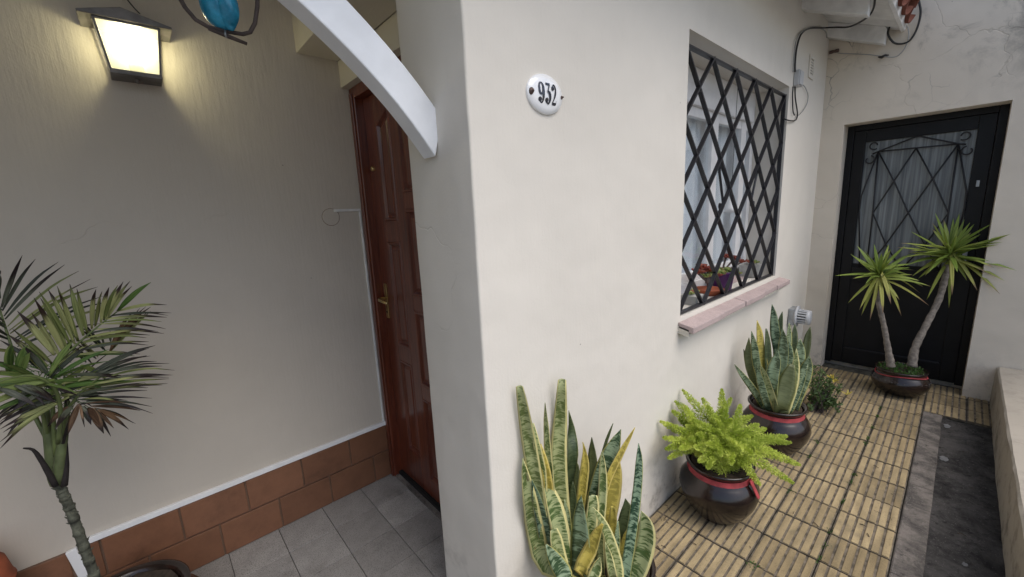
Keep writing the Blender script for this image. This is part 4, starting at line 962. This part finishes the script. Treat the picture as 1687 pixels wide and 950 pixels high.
# --- second snake plant
c = (2.67, .64, 0)
sp2 = thing('potted_snake_plant', 'dense dark banded snake plant in a brown pot behind the foxtail fern', 'potted plant', c, 'potted snake plants')
olla(c, sp2, 1.02, 1.05); d0 = depth_of((c[0], c[1], .5))
rows = [
 ('t', [T(1272, 501, 1), T(1275, 520, 10), T(1277, 548, 15), T(1282, 580, 14), T(1280, 620, 12)], .03), ('y', [T(1247, 527, 1), T(1251, 548, 10), T(1254, 580, 12), T(1262, 620, 11)], .03),
 ('g', [T(1238, 545, 1), T(1243, 570, 11), T(1247, 600, 13), T(1258, 640, 12)], .0), ('d', [T(1234, 556, 1), T(1233, 580, 11), T(1236, 605, 14), T(1250, 645, 13)], .04),
 ('d', [T(1262, 541, 3), T(1264, 560, 9), T(1265, 590, 12), T(1268, 640, 12)], .02), ('t', [T(1289, 541, 1), T(1291, 562, 13), T(1289, 595, 17), T(1282, 640, 15)], -.02),
 ('g', [T(1300, 531, 1), T(1300, 550, 8), T(1298, 585, 10), T(1294, 630, 10)], .05), ('d', [T(1309, 533, 1), T(1309, 552, 9), T(1306, 590, 12), T(1300, 640, 12)], .05),
 ('t', [T(1318, 558, 2), T(1318, 578, 15), T(1314, 605, 18), T(1306, 650, 15)], .0), ('d', [T(1335, 538, 1), T(1331, 556, 10), T(1326, 585, 12), T(1312, 640, 12)], .06),
 ('g', [T(1334, 586, 1), T(1330, 602, 16), T(1324, 622, 21), T(1311, 660, 17)], -.03), ('d', [T(1305, 600, 8), T(1299, 620, 22), T(1294, 642, 28), T(1286, 672, 22)], -.09),
 ('e', [T(1312, 574, 1), T(1311, 600, 11), T(1306, 632, 16), T(1294, 675, 14)], -.07), ('g', [T(1210, 600, 1), T(1220, 614, 7), T(1234, 632, 11), T(1256, 664, 11)], .01),
 ('e', [T(1252, 600, 1), T(1259, 615, 9), T(1266, 636, 12), T(1276, 666, 11)], -.07), ('d', [T(1289, 513, 1), T(1286, 528, 7), T(1284, 556, 9), T(1284, 610, 10)], .07),
 ('t', [T(1282, 576, 1), T(1278, 596, 16), T(1272, 622, 21), T(1270, 660, 18)], -.05), ('g', [T(1331, 600, 1), T(1322, 630, 6), T(1312, 655, 8), T(1302, 676, 8)], -.08),
 ('d', [T(1225, 575, 1), T(1232, 600, 8), T(1246, 640, 10)], .07), ('t', [T(1300, 560, 1), T(1301, 585, 12), T(1296, 630, 14)], -.02), ('d', [T(1256, 560, 1), T(1258, 590, 12), T(1262, 645, 12)], .04), ('t', [T(1245, 598, 1), T(1252, 625, 11), T(1262, 660, 12)], -.05)]
snake_plant(sp2, c, d0, .268, rows, .98)

# --- low bush beside it
bc = at(1347, 676, 2, 0); bush = thing('low_bush', 'small straggly green bush growing at the wall foot beyond the snake plant', 'bush', (bc.x, bc.y, 0))
rnd = random.Random(11); mbL = MB(); mbS = MB(); mbY = MB()
bd0 = depth_of((bc.x, bc.y, .15))
def small_leaf(mb, p, d_, ln, w, rnd):
    s_ = d_.cross(V((rnd.uniform(-1, 1), rnd.uniform(-1, 1), rnd.uniform(-.3, 1)))).normalized()*w/2; n_ = s_.cross(d_).normalized()*w*.18
    mb.add([p, p+d_*ln*.35+s_+n_, p+d_*ln*.75+s_*.7+n_, p+d_*ln, p+d_*ln*.75-s_*.7+n_, p+d_*ln*.35-s_+n_, p+d_*ln*.5], [(0, 1, 6), (1, 2, 6), (2, 3, 6), (3, 4, 6), (4, 5, 6), (5, 0, 6)],
           [(.5, 0), (1, .35), (.85, .75), (.5, 1), (.15, .75), (0, .35), (.5, .5)])
for i in range(46):
    px, py = rnd.uniform(1328, 1397), rnd.uniform(598, 682)
    if (px-1355)/42 > 1-(py-600)/260 or (px > 1380 and py < 625): px -= 20
    tip = deep(px, py, bd0+rnd.uniform(-.12, .16)); tip.z = max(tip.z, .03); b = V((bc.x+rnd.uniform(-.06, .06), bc.y+rnd.uniform(-.05, .05), 0)); mid = (b+tip)/2+V((rnd.uniform(-.03, .03), rnd.uniform(-.03, .03), .04))
    S = [V(q) for q in spline([tuple(b), tuple(mid), tuple(tip)], 10)]; mbS.tube(S, [.003]*6+[.0018]*5, 4)
    for k_ in range(34):
        t = rnd.uniform(.2, 1); j = min(int(t*10), 9); p = S[j].lerp(S[j+1], t*10-j); d_ = V((rnd.uniform(-1, 1), rnd.uniform(-1, 1), rnd.uniform(-.2, 1.1))).normalized()
        small_leaf(mbL, p, d_, rnd.uniform(.018, .034), rnd.uniform(.008, .013), rnd)
for px, py in ((1373, 625), (1368, 622), (1395, 650), (1378, 630)):
    for k_ in range(4): small_leaf(mbY, deep(px, py, bd0-.05), V((rnd.uniform(-1, 1), rnd.uniform(-1, 1), rnd.uniform(-.2, 1))).normalized(), .045, .013, rnd)
mbS.build('stem', m_twig, bush, fix=False); mbL.build('foliage', m_bush, bush, fix=False, kind='stuff'); mbY.build('yellow_leaf', m_bushy, bush, fix=False)

# --- yucca with two heads in a squat bowl
c = (4.10, .20, 0); yu = thing('potted_yucca', 'two-stemmed yucca in a squat brown bowl before the black door', 'potted plant', c)
BOWL = [(0, 0), (.09, 0), (.11, .006), (.17, .04), (.208, .085), (.215, .112), (.205, .14), (.183, .165), (.176, .175), (.18, .19), (.19, .203), (.19, .21), (.182, .212), (.172, .20), (.17, .17)]
BOWL = [(a_*.79, b_*.97) for a_, b_ in BOWL]
yp = MB().lathe(BOWL, c, 44, wob=.008).build('pot', m_pot, yu, True)
MB().tube([(c[0]+math.cos(t/24*6.283)*.145, c[1]+math.sin(t/24*6.283)*.145, .167+.012*math.sin(t*.5+1)) for t in range(25)], .005, 6).build('ribbon', m_ribbon, yp, True)
for t in range(30):
    a_ = t/30*6.283; MB().lathe([(0, .006), (.005, .004), (.006, 0)], (c[0]+math.cos(a_)*.164, c[1]+math.sin(a_)*.164, .130), 6).build('clay_bead', m_pot, yp, True)
soil(c, .137, .184, yu, m_soil)
rnd = random.Random(5); mbm = MB()
for i in range(300):
    a_ = rnd.random()*6.283; r_ = .13*math.sqrt(rnd.random()); p = V((c[0]+math.cos(a_)*r_, c[1]+math.sin(a_)*r_, .188))
    small_leaf(mbm, p, V((rnd.uniform(-1, 1), rnd.uniform(-1, 1), rnd.uniform(.3, 1.3))).normalized(), rnd.uniform(.015, .04), .008, rnd)
mbm.build('moss', m_weed, yu, fix=False, kind='stuff')
yd = depth_of((c[0], c[1], .4))
def ytrunk(pts, rads):
    S = spline([tuple(deep(px, py, yd+do))+(r_,) for (px, py, do), r_ in zip(pts, rads)], 40)
    return MB().tube([q[:3] for q in S], [q[3]*(1+.07*math.sin(i*2.1)+.05*math.sin(i*5.3)) for i, q in enumerate(S)], 14).build('trunk', m_ytrunk, yu, True), V(S[-1][:3])
t1, h1 = ytrunk([(1468, 604, .0), (1463, 575, .0), (1456, 535, .0), (1448, 500, .0), (1448, 474, 0)], (.027, .020, .0165, .016, .016))
t2, h2 = ytrunk([(1502, 604, -.02), (1508, 572, -.02), (1526, 535, -.03), (1546, 495, -.03), (1556, 462, -.04), (1562, 436, -.05)], (.030, .0235, .020, .0195, .0195, .019))
def yhead(hd, tips, cpx, cpy, dd):
    ctr = deep(cpx, cpy, dd)
    for i, (px, py, do, old) in enumerate(tips):
        tip = deep(px, py, dd+do)
        lim = XD-.03 if DY0+.03 < tip.y < DY1-.03 else XB-.03
        if tip.x > lim: tip = at(px, py, 0, lim)
        d_ = tip-ctr; L_ = d_.length
        b = ctr+d_.normalized()*.012+V((0, 0, rnd.uniform(-.04, .03)))
        droop = V((0, 0, .016*L_/.3 if tip.z < ctr.z else .006))
        w = rnd.uniform(.021, .028)
        q = [tuple(b)+(w*.6,), tuple(b.lerp(tip, .35)+droop)+(w,), tuple(b.lerp(tip, .72)+droop*.8)+(w*.72,), tuple(tip)+(.001,)]
        leaf('leaf', q, m_yucca_old if old else m_yucca, yu, V((0, 0, 1))+(CAM-ctr).normalized()*.8, 8, fold=.12, thick=.003, metric=False)
def Z4(x, y): return (1360+x*.3475, 330+y*.3474)
H1 = [(45, 357, .0, 0), (105, 488, 0, 1), (120, 255, 0, 0), (150, 215, .1, 0), (230, 208, .0, 0), (300, 208, .08, 0), (380, 212, .1, 0), (412, 250, 0, 0), (400, 300, -.1, 0), (500, 408, -.08, 0), (490, 498, -.05, 1), (360, 548, 0, 1), (210, 570, -.05, 1), (272, 540, -.12, 1), (170, 545, .03, 1), (160, 520, -.04, 1), (445, 380, -.15, 0), (420, 330, .1, 0), (130, 370, -.15, 0), (190, 395, -.18, 0), (310, 230, -.1, 0), (340, 350, .15, 0), (170, 300, .15, 0), (450, 440, .08, 1), (250, 525, .1, 1), (265, 250, -.06, 0), (350, 470, -.12, 1)]
def extra(H, cx__, cy__, n):
    out = []
    for i in range(n):
        a_ = rnd.uniform(0, 6.283); r_ = rnd.uniform(.55, .92); x, y, d_, o_ = rnd.choice([h_ for h_ in H if not h_[3]] if i % 5 else H)
        out.append((cx__+(x-cx__)*r_+rnd.uniform(-25, 25), cy__+(y-cy__)*r_+rnd.uniform(-25, 25), rnd.uniform(-.22, .12), o_))
    return H+out
H1 = extra(H1, 258, 348, 22)
yhead(h1, [(*Z4(x, y), d_, o_) for x, y, d_, o_ in H1], *Z4(258, 348), yd)
H2 = [(520, 60, 0, 0), (635, 62, 0, 0), (658, 90, .08, 0), (705, 112, .1, 0), (785, 112, 0, 0), (880, 158, -.05, 0), (905, 332, -.05, 0), (850, 382, .02, 1), (828, 445, 0, 1), (720, 428, .06, 1), (600, 450, -.1, 1), (585, 510, .05, 1), (480, 470, 0, 1), (485, 345, -.12, 0), (340, 222, .05, 0), (405, 148, 0, 0), (505, 135, .1, 0), (410, 210, -.08, 0), (370, 272, .02, 0), (375, 310, -.05, 0), (440, 370, .06, 1), (685, 105, -.1, 0), (820, 210, .1, 0), (800, 320, -.12, 0), (625, 340, -.2, 0), (565, 200, -.15, 0), (760, 340, .12, 1), (670, 380, -.08, 1), (560, 90, .12, 0), (845, 180, .08, 0), (395, 240, .12, 0), (520, 290, -.16, 0), (410, 360, 0, 1), (735, 160, -.12, 0)]
H2 = extra(H2, 592, 252, 24)
yhead(h2, [(*Z4(x, y), d_, o_) for x, y, d_, o_ in H2], *Z4(592, 252), yd-.05)

# --- palm in the porch
c = (-.255, 1.785, 0); palm = thing('potted_palm', 'ragged green and brown tipped palm in a dark pot on the porch', 'potted plant', c)
pp, rr = olla(c, palm, 1.25, .88)
PY = 1.78
def P_(px, py, dy=0): return at(px, py, 1, PY+dy)
tp = [P_(178, 1010), P_(160, 960), P_(140, 905), P_(120, 850), P_(104, 812), P_(95, 795)]
S = spline([tuple(p)+(r_,) for p, r_ in zip(tp, (.0130, .0126, .0122, .0118, .012, .011))], 60); base_p = V((c[0], c[1], .225))
mb = MB(); rad = [q[3]*(1.06 if (i % 5) == 0 else (.98 if i % 5 == 1 else 1.0))*(1+noise.noise((i*.9, 0, 0))*.06) for i, q in enumerate(S)]
MB().tube([base_p]+[q[:3] for q in S], [.019]+rad, 14).build('trunk', m_ptrunk, palm, True)
rnd_t = random.Random(4)
for i in range(5, 58, 5):
    q = S[i]; mb = MB(); pts = [V(S[i-1][:3]), V(q[:3]), V(S[i+1][:3])]; MB().tube(pts, [rad[i]*1.01, rad[i]*1.07, rad[i]*1.01], 14).build('leaf_scar', m_ptrunk, palm, True)
for i in range(70):
    q = S[rnd_t.randrange(3, 58)]; a_ = rnd_t.random()*6.283; o_ = V((math.cos(a_), math.sin(a_), rnd_t.uniform(-.2, .4)))
    p0 = V(q[:3])+o_*.0095; MB().tube([p0, p0+o_*.004+V((0, 0, .003)), p0+o_*.006+V((rnd_t.uniform(-.004, .004), 0, .008))], [.0035, .0028, .0006], 5).build('bark_shred', m_ptrunk, palm)
cs = [P_(95, 797), P_(90, 770), P_(84, 735), P_(78, 700), P_(73, 660)]
MB().tube(spline([tuple(p) for p in cs], 16), [.016, .018, .019, .019, .018, .0175, .017, .016, .015, .014, .013, .012, .011, .010, .009, .008, .007], 12).build('crown_shaft', m_shaft, palm, True)
MB().tube(spline([tuple(P_(98, 795, -.02)), tuple(P_(100, 750, -.03)), tuple(P_(108, 700, -.03)), tuple(P_(112, 660, -.02))], 10), [.012, .014, .014, .013, .012, .011, .009, .008, .007, .006, .005], 10).build('crown_shaft', m_shaft, palm, True)
for q in ([(92, 800, -.03), (74, 768, -.04), (56, 742, -.05), (38, 738, -.05)], [(106, 800, -.03), (109, 760, -.03), (106, 700, -.03), (110, 640, -.02)]):
    MB().tube(spline([tuple(P_(*p)) for p in q], 10), [.008, .008, .0075, .007, .006, .006, .005, .004, .0035, .003, .002], 8).build('dead_sheath', m_husk, palm, True)
def Z5(x, y): return (x*.2371, 400+y*.2371)
def Z6(x, y): return (x*.2371, 625+y*.2371)
PM = dict(g=m_palm, d=m_palm_dk, l=m_palm_lush, b=m_palm_brown)
rnd = random.Random(21)
def frond(rpts, leaflets, mt=m_petiole, r_=.006):
    S = spline([tuple(P_(*p)) for p in rpts], 20); fr = MB().tube(S, [r_*(1-.7*i/20) for i in range(21)], 7).build('frond', mt, palm, True)
    more_ = []
    for (b, t, w, st_), (b2_, t2_, w2_, s2_) in zip(leaflets, leaflets[1:]+leaflets[:1]):
        for _ in range(2 if math.hypot(t[0]-t2_[0], t[1]-t2_[1]) < 90 else 0):
            f_ = rnd.uniform(.15, .85); more_.append(((b[0]+(b2_[0]-b[0])*f_, b[1]+(b2_[1]-b[1])*f_, b[2]), (t[0]+(t2_[0]-t[0])*f_+rnd.uniform(-8, 8), t[1]+(t2_[1]-t[1])*f_+rnd.uniform(-8, 8)), w*.8, rnd.choice((st_, s2_, 'g', 'd'))))
    for (b, t, w, st_) in leaflets+more_:
        d1 = b[2] if len(b) > 2 else 0; d2 = t[2] if len(t) > 2 else d1+rnd.uniform(-.10, .06)
        B, Tt = P_(b[0], b[1], d1), P_(t[0], t[1], d2); L_ = (Tt-B).length; sag = V((0, 0, L_*rnd.uniform(.02, .09))); W = w*.00098
        leaf('leaflet', [tuple(B)+(W*.35,), tuple(B.lerp(Tt, .3)+sag*.8)+(W,), tuple(B.lerp(Tt, .65)+sag)+(W*.85,), tuple(Tt)+(.0008,)], PM[st_], fr, (CAM-B).normalized()+V((rnd.uniform(-.5, .5), 0, rnd.uniform(-.2, .7))), 8, fold=.22, thick=.0012, metric=False, twist=rnd.uniform(-.5, .5))
frond([(84, 735, 0), (60, 690, .02), (38, 640, .05), (27, 597, .08), (12, 549, .1), (0, 511, .12), (-14, 465, .14)],
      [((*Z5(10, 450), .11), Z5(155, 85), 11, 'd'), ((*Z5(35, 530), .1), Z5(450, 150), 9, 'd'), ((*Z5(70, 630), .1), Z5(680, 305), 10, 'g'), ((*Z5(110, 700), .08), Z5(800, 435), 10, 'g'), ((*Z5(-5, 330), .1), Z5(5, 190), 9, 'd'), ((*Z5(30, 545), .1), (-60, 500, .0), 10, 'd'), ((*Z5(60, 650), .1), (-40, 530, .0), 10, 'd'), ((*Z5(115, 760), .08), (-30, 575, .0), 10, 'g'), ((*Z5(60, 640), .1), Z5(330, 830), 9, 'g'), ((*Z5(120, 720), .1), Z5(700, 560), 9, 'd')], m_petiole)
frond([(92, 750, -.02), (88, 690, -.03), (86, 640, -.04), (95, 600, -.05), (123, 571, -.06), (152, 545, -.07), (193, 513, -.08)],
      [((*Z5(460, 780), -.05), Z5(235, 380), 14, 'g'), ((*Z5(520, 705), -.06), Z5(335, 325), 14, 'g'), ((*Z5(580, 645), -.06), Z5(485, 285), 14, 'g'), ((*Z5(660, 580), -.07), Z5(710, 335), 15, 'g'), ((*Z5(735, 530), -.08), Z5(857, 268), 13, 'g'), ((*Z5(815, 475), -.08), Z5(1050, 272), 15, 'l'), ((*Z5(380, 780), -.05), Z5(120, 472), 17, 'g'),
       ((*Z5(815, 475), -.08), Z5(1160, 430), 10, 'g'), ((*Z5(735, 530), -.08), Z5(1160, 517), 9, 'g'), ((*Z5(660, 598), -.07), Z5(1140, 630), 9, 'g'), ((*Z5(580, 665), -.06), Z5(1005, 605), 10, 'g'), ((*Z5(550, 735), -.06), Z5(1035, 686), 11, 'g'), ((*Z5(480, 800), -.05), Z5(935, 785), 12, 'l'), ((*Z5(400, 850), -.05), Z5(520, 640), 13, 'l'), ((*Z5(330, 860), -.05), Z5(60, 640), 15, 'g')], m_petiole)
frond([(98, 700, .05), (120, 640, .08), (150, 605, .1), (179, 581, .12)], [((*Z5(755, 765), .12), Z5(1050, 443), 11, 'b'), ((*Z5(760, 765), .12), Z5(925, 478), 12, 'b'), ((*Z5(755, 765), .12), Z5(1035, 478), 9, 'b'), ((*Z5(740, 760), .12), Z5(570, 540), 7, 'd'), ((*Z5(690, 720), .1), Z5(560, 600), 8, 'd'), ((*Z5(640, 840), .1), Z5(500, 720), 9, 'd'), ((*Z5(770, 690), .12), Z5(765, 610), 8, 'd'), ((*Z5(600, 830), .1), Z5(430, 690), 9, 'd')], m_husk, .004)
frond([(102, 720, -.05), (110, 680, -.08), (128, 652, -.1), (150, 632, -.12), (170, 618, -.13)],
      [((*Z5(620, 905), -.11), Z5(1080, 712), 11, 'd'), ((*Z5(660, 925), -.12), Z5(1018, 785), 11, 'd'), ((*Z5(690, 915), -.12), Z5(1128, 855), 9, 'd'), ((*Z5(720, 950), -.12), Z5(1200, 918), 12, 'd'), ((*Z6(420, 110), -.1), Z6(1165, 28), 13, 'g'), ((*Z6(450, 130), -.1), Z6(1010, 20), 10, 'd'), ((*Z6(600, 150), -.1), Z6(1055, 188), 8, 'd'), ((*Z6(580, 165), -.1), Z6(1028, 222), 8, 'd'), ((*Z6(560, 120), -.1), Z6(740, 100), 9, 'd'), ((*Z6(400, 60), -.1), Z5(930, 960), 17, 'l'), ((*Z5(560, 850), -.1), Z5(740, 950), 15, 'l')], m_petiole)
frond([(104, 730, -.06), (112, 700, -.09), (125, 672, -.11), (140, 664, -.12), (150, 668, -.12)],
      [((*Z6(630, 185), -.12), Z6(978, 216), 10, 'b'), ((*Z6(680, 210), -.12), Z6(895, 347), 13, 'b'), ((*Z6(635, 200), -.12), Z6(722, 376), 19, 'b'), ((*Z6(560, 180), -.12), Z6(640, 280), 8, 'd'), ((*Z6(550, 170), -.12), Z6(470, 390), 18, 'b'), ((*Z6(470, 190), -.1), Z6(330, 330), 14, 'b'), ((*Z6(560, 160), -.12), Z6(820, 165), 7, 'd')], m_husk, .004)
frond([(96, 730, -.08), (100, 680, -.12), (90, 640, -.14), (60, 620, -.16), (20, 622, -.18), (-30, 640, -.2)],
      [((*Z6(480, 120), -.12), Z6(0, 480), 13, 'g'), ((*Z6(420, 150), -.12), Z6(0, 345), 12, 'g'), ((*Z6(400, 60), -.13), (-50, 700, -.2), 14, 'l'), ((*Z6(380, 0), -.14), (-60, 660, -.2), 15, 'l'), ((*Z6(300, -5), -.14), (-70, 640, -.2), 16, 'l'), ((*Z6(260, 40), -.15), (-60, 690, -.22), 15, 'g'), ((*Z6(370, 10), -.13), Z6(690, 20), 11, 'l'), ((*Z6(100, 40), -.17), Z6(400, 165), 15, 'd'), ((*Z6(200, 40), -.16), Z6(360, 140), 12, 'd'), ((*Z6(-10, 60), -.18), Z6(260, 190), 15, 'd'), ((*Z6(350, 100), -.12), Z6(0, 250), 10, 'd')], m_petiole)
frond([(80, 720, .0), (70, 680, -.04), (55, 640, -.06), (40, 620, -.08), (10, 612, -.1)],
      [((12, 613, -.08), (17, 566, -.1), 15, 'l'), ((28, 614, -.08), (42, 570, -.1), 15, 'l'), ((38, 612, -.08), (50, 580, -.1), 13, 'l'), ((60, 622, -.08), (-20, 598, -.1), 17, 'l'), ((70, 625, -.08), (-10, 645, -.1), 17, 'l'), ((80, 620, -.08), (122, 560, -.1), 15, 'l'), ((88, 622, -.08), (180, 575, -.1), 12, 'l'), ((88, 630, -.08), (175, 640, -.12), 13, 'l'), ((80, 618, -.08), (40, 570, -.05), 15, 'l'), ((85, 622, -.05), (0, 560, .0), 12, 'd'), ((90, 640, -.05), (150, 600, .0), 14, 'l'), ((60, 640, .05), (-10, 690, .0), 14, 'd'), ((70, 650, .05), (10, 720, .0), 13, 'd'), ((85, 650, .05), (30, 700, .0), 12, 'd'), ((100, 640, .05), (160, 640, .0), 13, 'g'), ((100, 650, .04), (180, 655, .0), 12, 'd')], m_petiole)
# fibres in the heart of the crown
mb = MB()
for i in range(130):
    p = P_(rnd.uniform(50, 135), rnd.uniform(600, 670), rnd.uniform(-.1, .1)); d_ = V((rnd.uniform(-1, 1), rnd.uniform(-1, 1), rnd.uniform(-1, 1)))*rnd.uniform(.02, .06)
    mb.tube([p, p+d_*.5+V((0, 0, .008)), p+d_], .0012, 3, False)
mb.build('fibre', m_weed, palm, fix=False, kind='stuff')

# terracotta jar at the left of the palm
e = at(6, 880, 1, YL-.12); tj = thing('terracotta_jar', 'round red terracotta jar against the porch wall left of the palm', 'jar', (e.x-.10, YL-.125, 0))
MB().lathe([(0, 0), (.05, 0), (.055, .02), (.045, .1), (.05, .2), (.085, .30), (.10, .38), (.09, .45), (.06, .49), (.062, .51), (.055, .51), (.05, .49), (.05, .4)], (e.x-.10, YL-.125, 0), 28).build('jar_body', m_terra, tj, True)
MB().lathe([(.099, .372), (.103, .38), (.099, .388)], (e.x-.10, YL-.125, 0), 28).build('rim_band', m_terra, tj, True)

# ---- succulents on the sill behind the bars
def rosette(parent, p, r_, mt, n=14, tilt=V((0, -.2, 1))):
    tilt = tilt.normalized(); a1_ = tilt.orthogonal().normalized(); a2_ = tilt.cross(a1_)
    for i in range(n):
        a_ = i*2.4; el = .25+.9*i/n; out = (a1_*math.cos(a_)+a2_*math.sin(a_))*math.cos(el)+tilt*math.sin(el); L_ = r_*(1-.45*i/n)
        leaf('leaf', [tuple(p)+(L_*.25,), tuple(p+out*L_*.55)+(L_*.52,), tuple(p+out*L_*.9)+(L_*.4,), tuple(p+out*L_)+(.002,)], mt, parent, tilt, 5, fold=.25, thick=.004, metric=False)
def sz(y): return .934+(y-YW)*.17
def sillpt(px, py, y): return at(px, py, 1, y)
ys_ = YW+.11
def square_pot(root, x, y, w, h, mt, name='pot', tp=.85):
    z = sz(y)+.004; mb = MB(); a_ = w/2; b_ = a_*tp
    mb.add([(x-b_, y-b_, z), (x+b_, y-b_, z), (x+b_, y+b_, z), (x-b_, y+b_, z), (x-a_, y-a_, z+h), (x+a_, y-a_, z+h), (x+a_, y+a_, z+h), (x-a_, y+a_, z+h)], [(0, 3, 2, 1), (4, 5, 6, 7), (0, 1, 5, 4), (1, 2, 6, 5), (2, 3, 7, 6), (3, 0, 4, 7)])
    return mb.build(name, mt, root, bevel=.003)
q = sillpt(1190, 470, ys_)
pu = thing('potted_succulent', 'red-leaved succulent in a purple pot on the window sill', 'potted plant', (q.x, ys_, sz(ys_)))
zz_ = sz(ys_)+.003
MB().lathe([(0, 0), (.052, 0), (.066, .10), (.069, .10), (.069, .115), (.061, .115), (.055, .09), (0, .088)], (q.x, ys_, zz_), 24).build('pot', m_purple, pu, True)
for px, py, r_, mt in ((1208, 428, .055, m_succ_red), (1196, 424, .045, m_succ_red), (1221, 432, .04, m_succ_red), (1196, 448, .06, m_succ_green), (1188, 452, .055, m_succ_green), (1212, 452, .05, m_succ_green), (1180, 455, .045, m_succ_red)):
    h_ = sillpt(px, py, ys_-.01); MB().tube([(q.x, ys_, zz_+.085), ((q.x+h_.x)/2, ys_, (zz_+.1+h_.z)/2), tuple(h_)], .006, 6).build('stem', m_twig, pu, True); rosette(pu, h_, r_, mt)
q = sillpt(1165, 478, ys_+.01)
p2 = thing('potted_succulent', 'branching red and yellow succulent in a low terracotta dish on the sill', 'potted plant', (q.x, ys_, sz(ys_)))
MB().lathe([(0, 0), (.06, 0), (.085, .03), (.088, .035), (.08, .036), (.07, .026), (0, .024)], (q.x, ys_, zz_), 24).build('dish', m_terra, p2, True)
for px, py, r_, mt in ((1150, 450, .05, m_succ_red), (1158, 443, .055, m_succ_red), (1166, 447, .05, m_succ_red), (1172, 452, .048, m_succ_green), (1163, 456, .045, m_succ_green)):
    h_ = sillpt(px, py, ys_-.01); MB().tube([(q.x, ys_, zz_+.025), (q.x-.01, ys_, zz_+.08), ((q.x+h_.x)/2, ys_, h_.z-.04), tuple(h_)], [.012, .011, .008, .006], 7).build('stem', m_twig, p2, True); rosette(p2, h_, r_, mt)
q = sillpt(1139, 500, YW+.085)
p3 = thing('potted_succulent', 'tiny succulent in a pale cement trough at the near end of the sill', 'potted plant', (q.x, YW+.085, sz(YW+.085)))
square_pot(p3, q.x, YW+.085, .10, .055, m_greypot)
for dx in (-.03, .0, .03): rosette(p3, V((q.x+dx, YW+.08, sz(YW+.085)+.066)), .032, m_succ_green if dx else m_succ_red, 9)
q = sillpt(1222, 468, YW+.14)
p4 = thing('potted_succulent', 'small reddish succulent in a square cement pot beyond the purple pot', 'potted plant', (q.x+.12, YW+.13, sz(YW+.13)))
square_pot(p4, q.x+.12, YW+.13, .12, .085, m_greypot)
for dx, dy in ((-.03, -.01), (.02, .01), (0, -.03)): rosette(p4, V((q.x+.12+dx, YW+.13+dy, sz(YW+.13)+.10)), .042, m_succ_red if dx else m_succ_green, 9)
q = sillpt(1250, 452, YW+.13)
p5 = thing('potted_succulent', 'low olive cactus in a pale cement bowl by the far window jamb', 'potted plant', (q.x, YW+.12, sz(YW+.12)))
square_pot(p5, q.x, YW+.12, .14, .075, m_greypot, tp=.8)
for dx in (-.03, .035): rosette(p5, V((q.x+dx, YW+.12, sz(YW+.12)+.088)), .045, m_succ_green, 9)

# ---- weeds in the joints, twigs and flakes on the ground
rnd = random.Random(9)
for px, py in ((1451, 672), (1446, 686), (1438, 704), (1426, 731), (1347, 728), (1334, 752), (1408, 782), (1403, 796), (1235, 930), (1370, 877), (1362, 900), (1354, 923), (1302, 810), (1390, 828), (1240, 936), (1430, 722)):
    g_ = at(px, py, 2, .0); mb = MB()
    for i in range(26): small_leaf(mb, V((g_.x+rnd.gauss(0, .014), g_.y+rnd.gauss(0, .006), -.004)), V((rnd.uniform(-1, 1), rnd.uniform(-1, 1), rnd.uniform(.3, 1.2))).normalized(), rnd.uniform(.008, .022), .005, rnd)
    o = mb.build('weed_tuft', m_weed, None, fix=False); tag(o, 'tiny green weed tuft in a joint of the yellow path', 'weed', 'weeds in the path joints')
m_litter = plain('leaf_litter', (.07, .05, .035), .9, var=.5, scale=50)
mb = MB()
for i in range(150):
    if rnd.random() < .5: x, y = rnd.uniform(1.2, 4.2), YW-.01-abs(rnd.gauss(0, .05))
    else: x, y = rnd.uniform(1.2, 4.2), rnd.uniform(-.25, .85)
    a_ = rnd.random()*6.28; L_ = rnd.uniform(.006, .035); p = V((x, y, .006)); d_ = V((math.cos(a_), math.sin(a_), rnd.uniform(0, .2)))*L_
    mb.tube([p, p+d_*.5+V((0, 0, .003)), p+d_], rnd.uniform(.0007, .0018), 4)
tag(mb.build('leaf_litter', m_litter, None, fix=False, kind='stuff'), 'scattered dry twigs and crumbs on the path', 'litter')
m_flake = plain('paint_splash', (.17, .175, .18), .8, var=.2, scale=30)
for px, py, r_ in ((1561, 699, .03), (1555, 754, .03), (1590, 927, .015)):
    g_ = at(px, py, 2, -.004); mb = MB(); n = 16
    vs = [(g_.x, g_.y, 0)]+[(g_.x+math.cos(6.283*j/n)*r_*rnd.uniform(.7, 1.3), g_.y+math.sin(6.283*j/n)*r_*rnd.uniform(.35, .7), 0) for j in range(n)]
    zf = lambda x, y: (-.0085 if not (x > 3.85) else .006)
    vs = [(x, y, (-.016+noise.noise((x*3, y*6, 0))*.008+noise.noise((x*14, y*14, 2))*.004+.0035) if (x < 3.85 and y < -.043) else .0055) for x, y, _ in vs]
    o = mb.add(vs, [(0, 1+j, 1+(j+1) % n) for j in range(n)]).build('paint_splash', m_flake, chan)
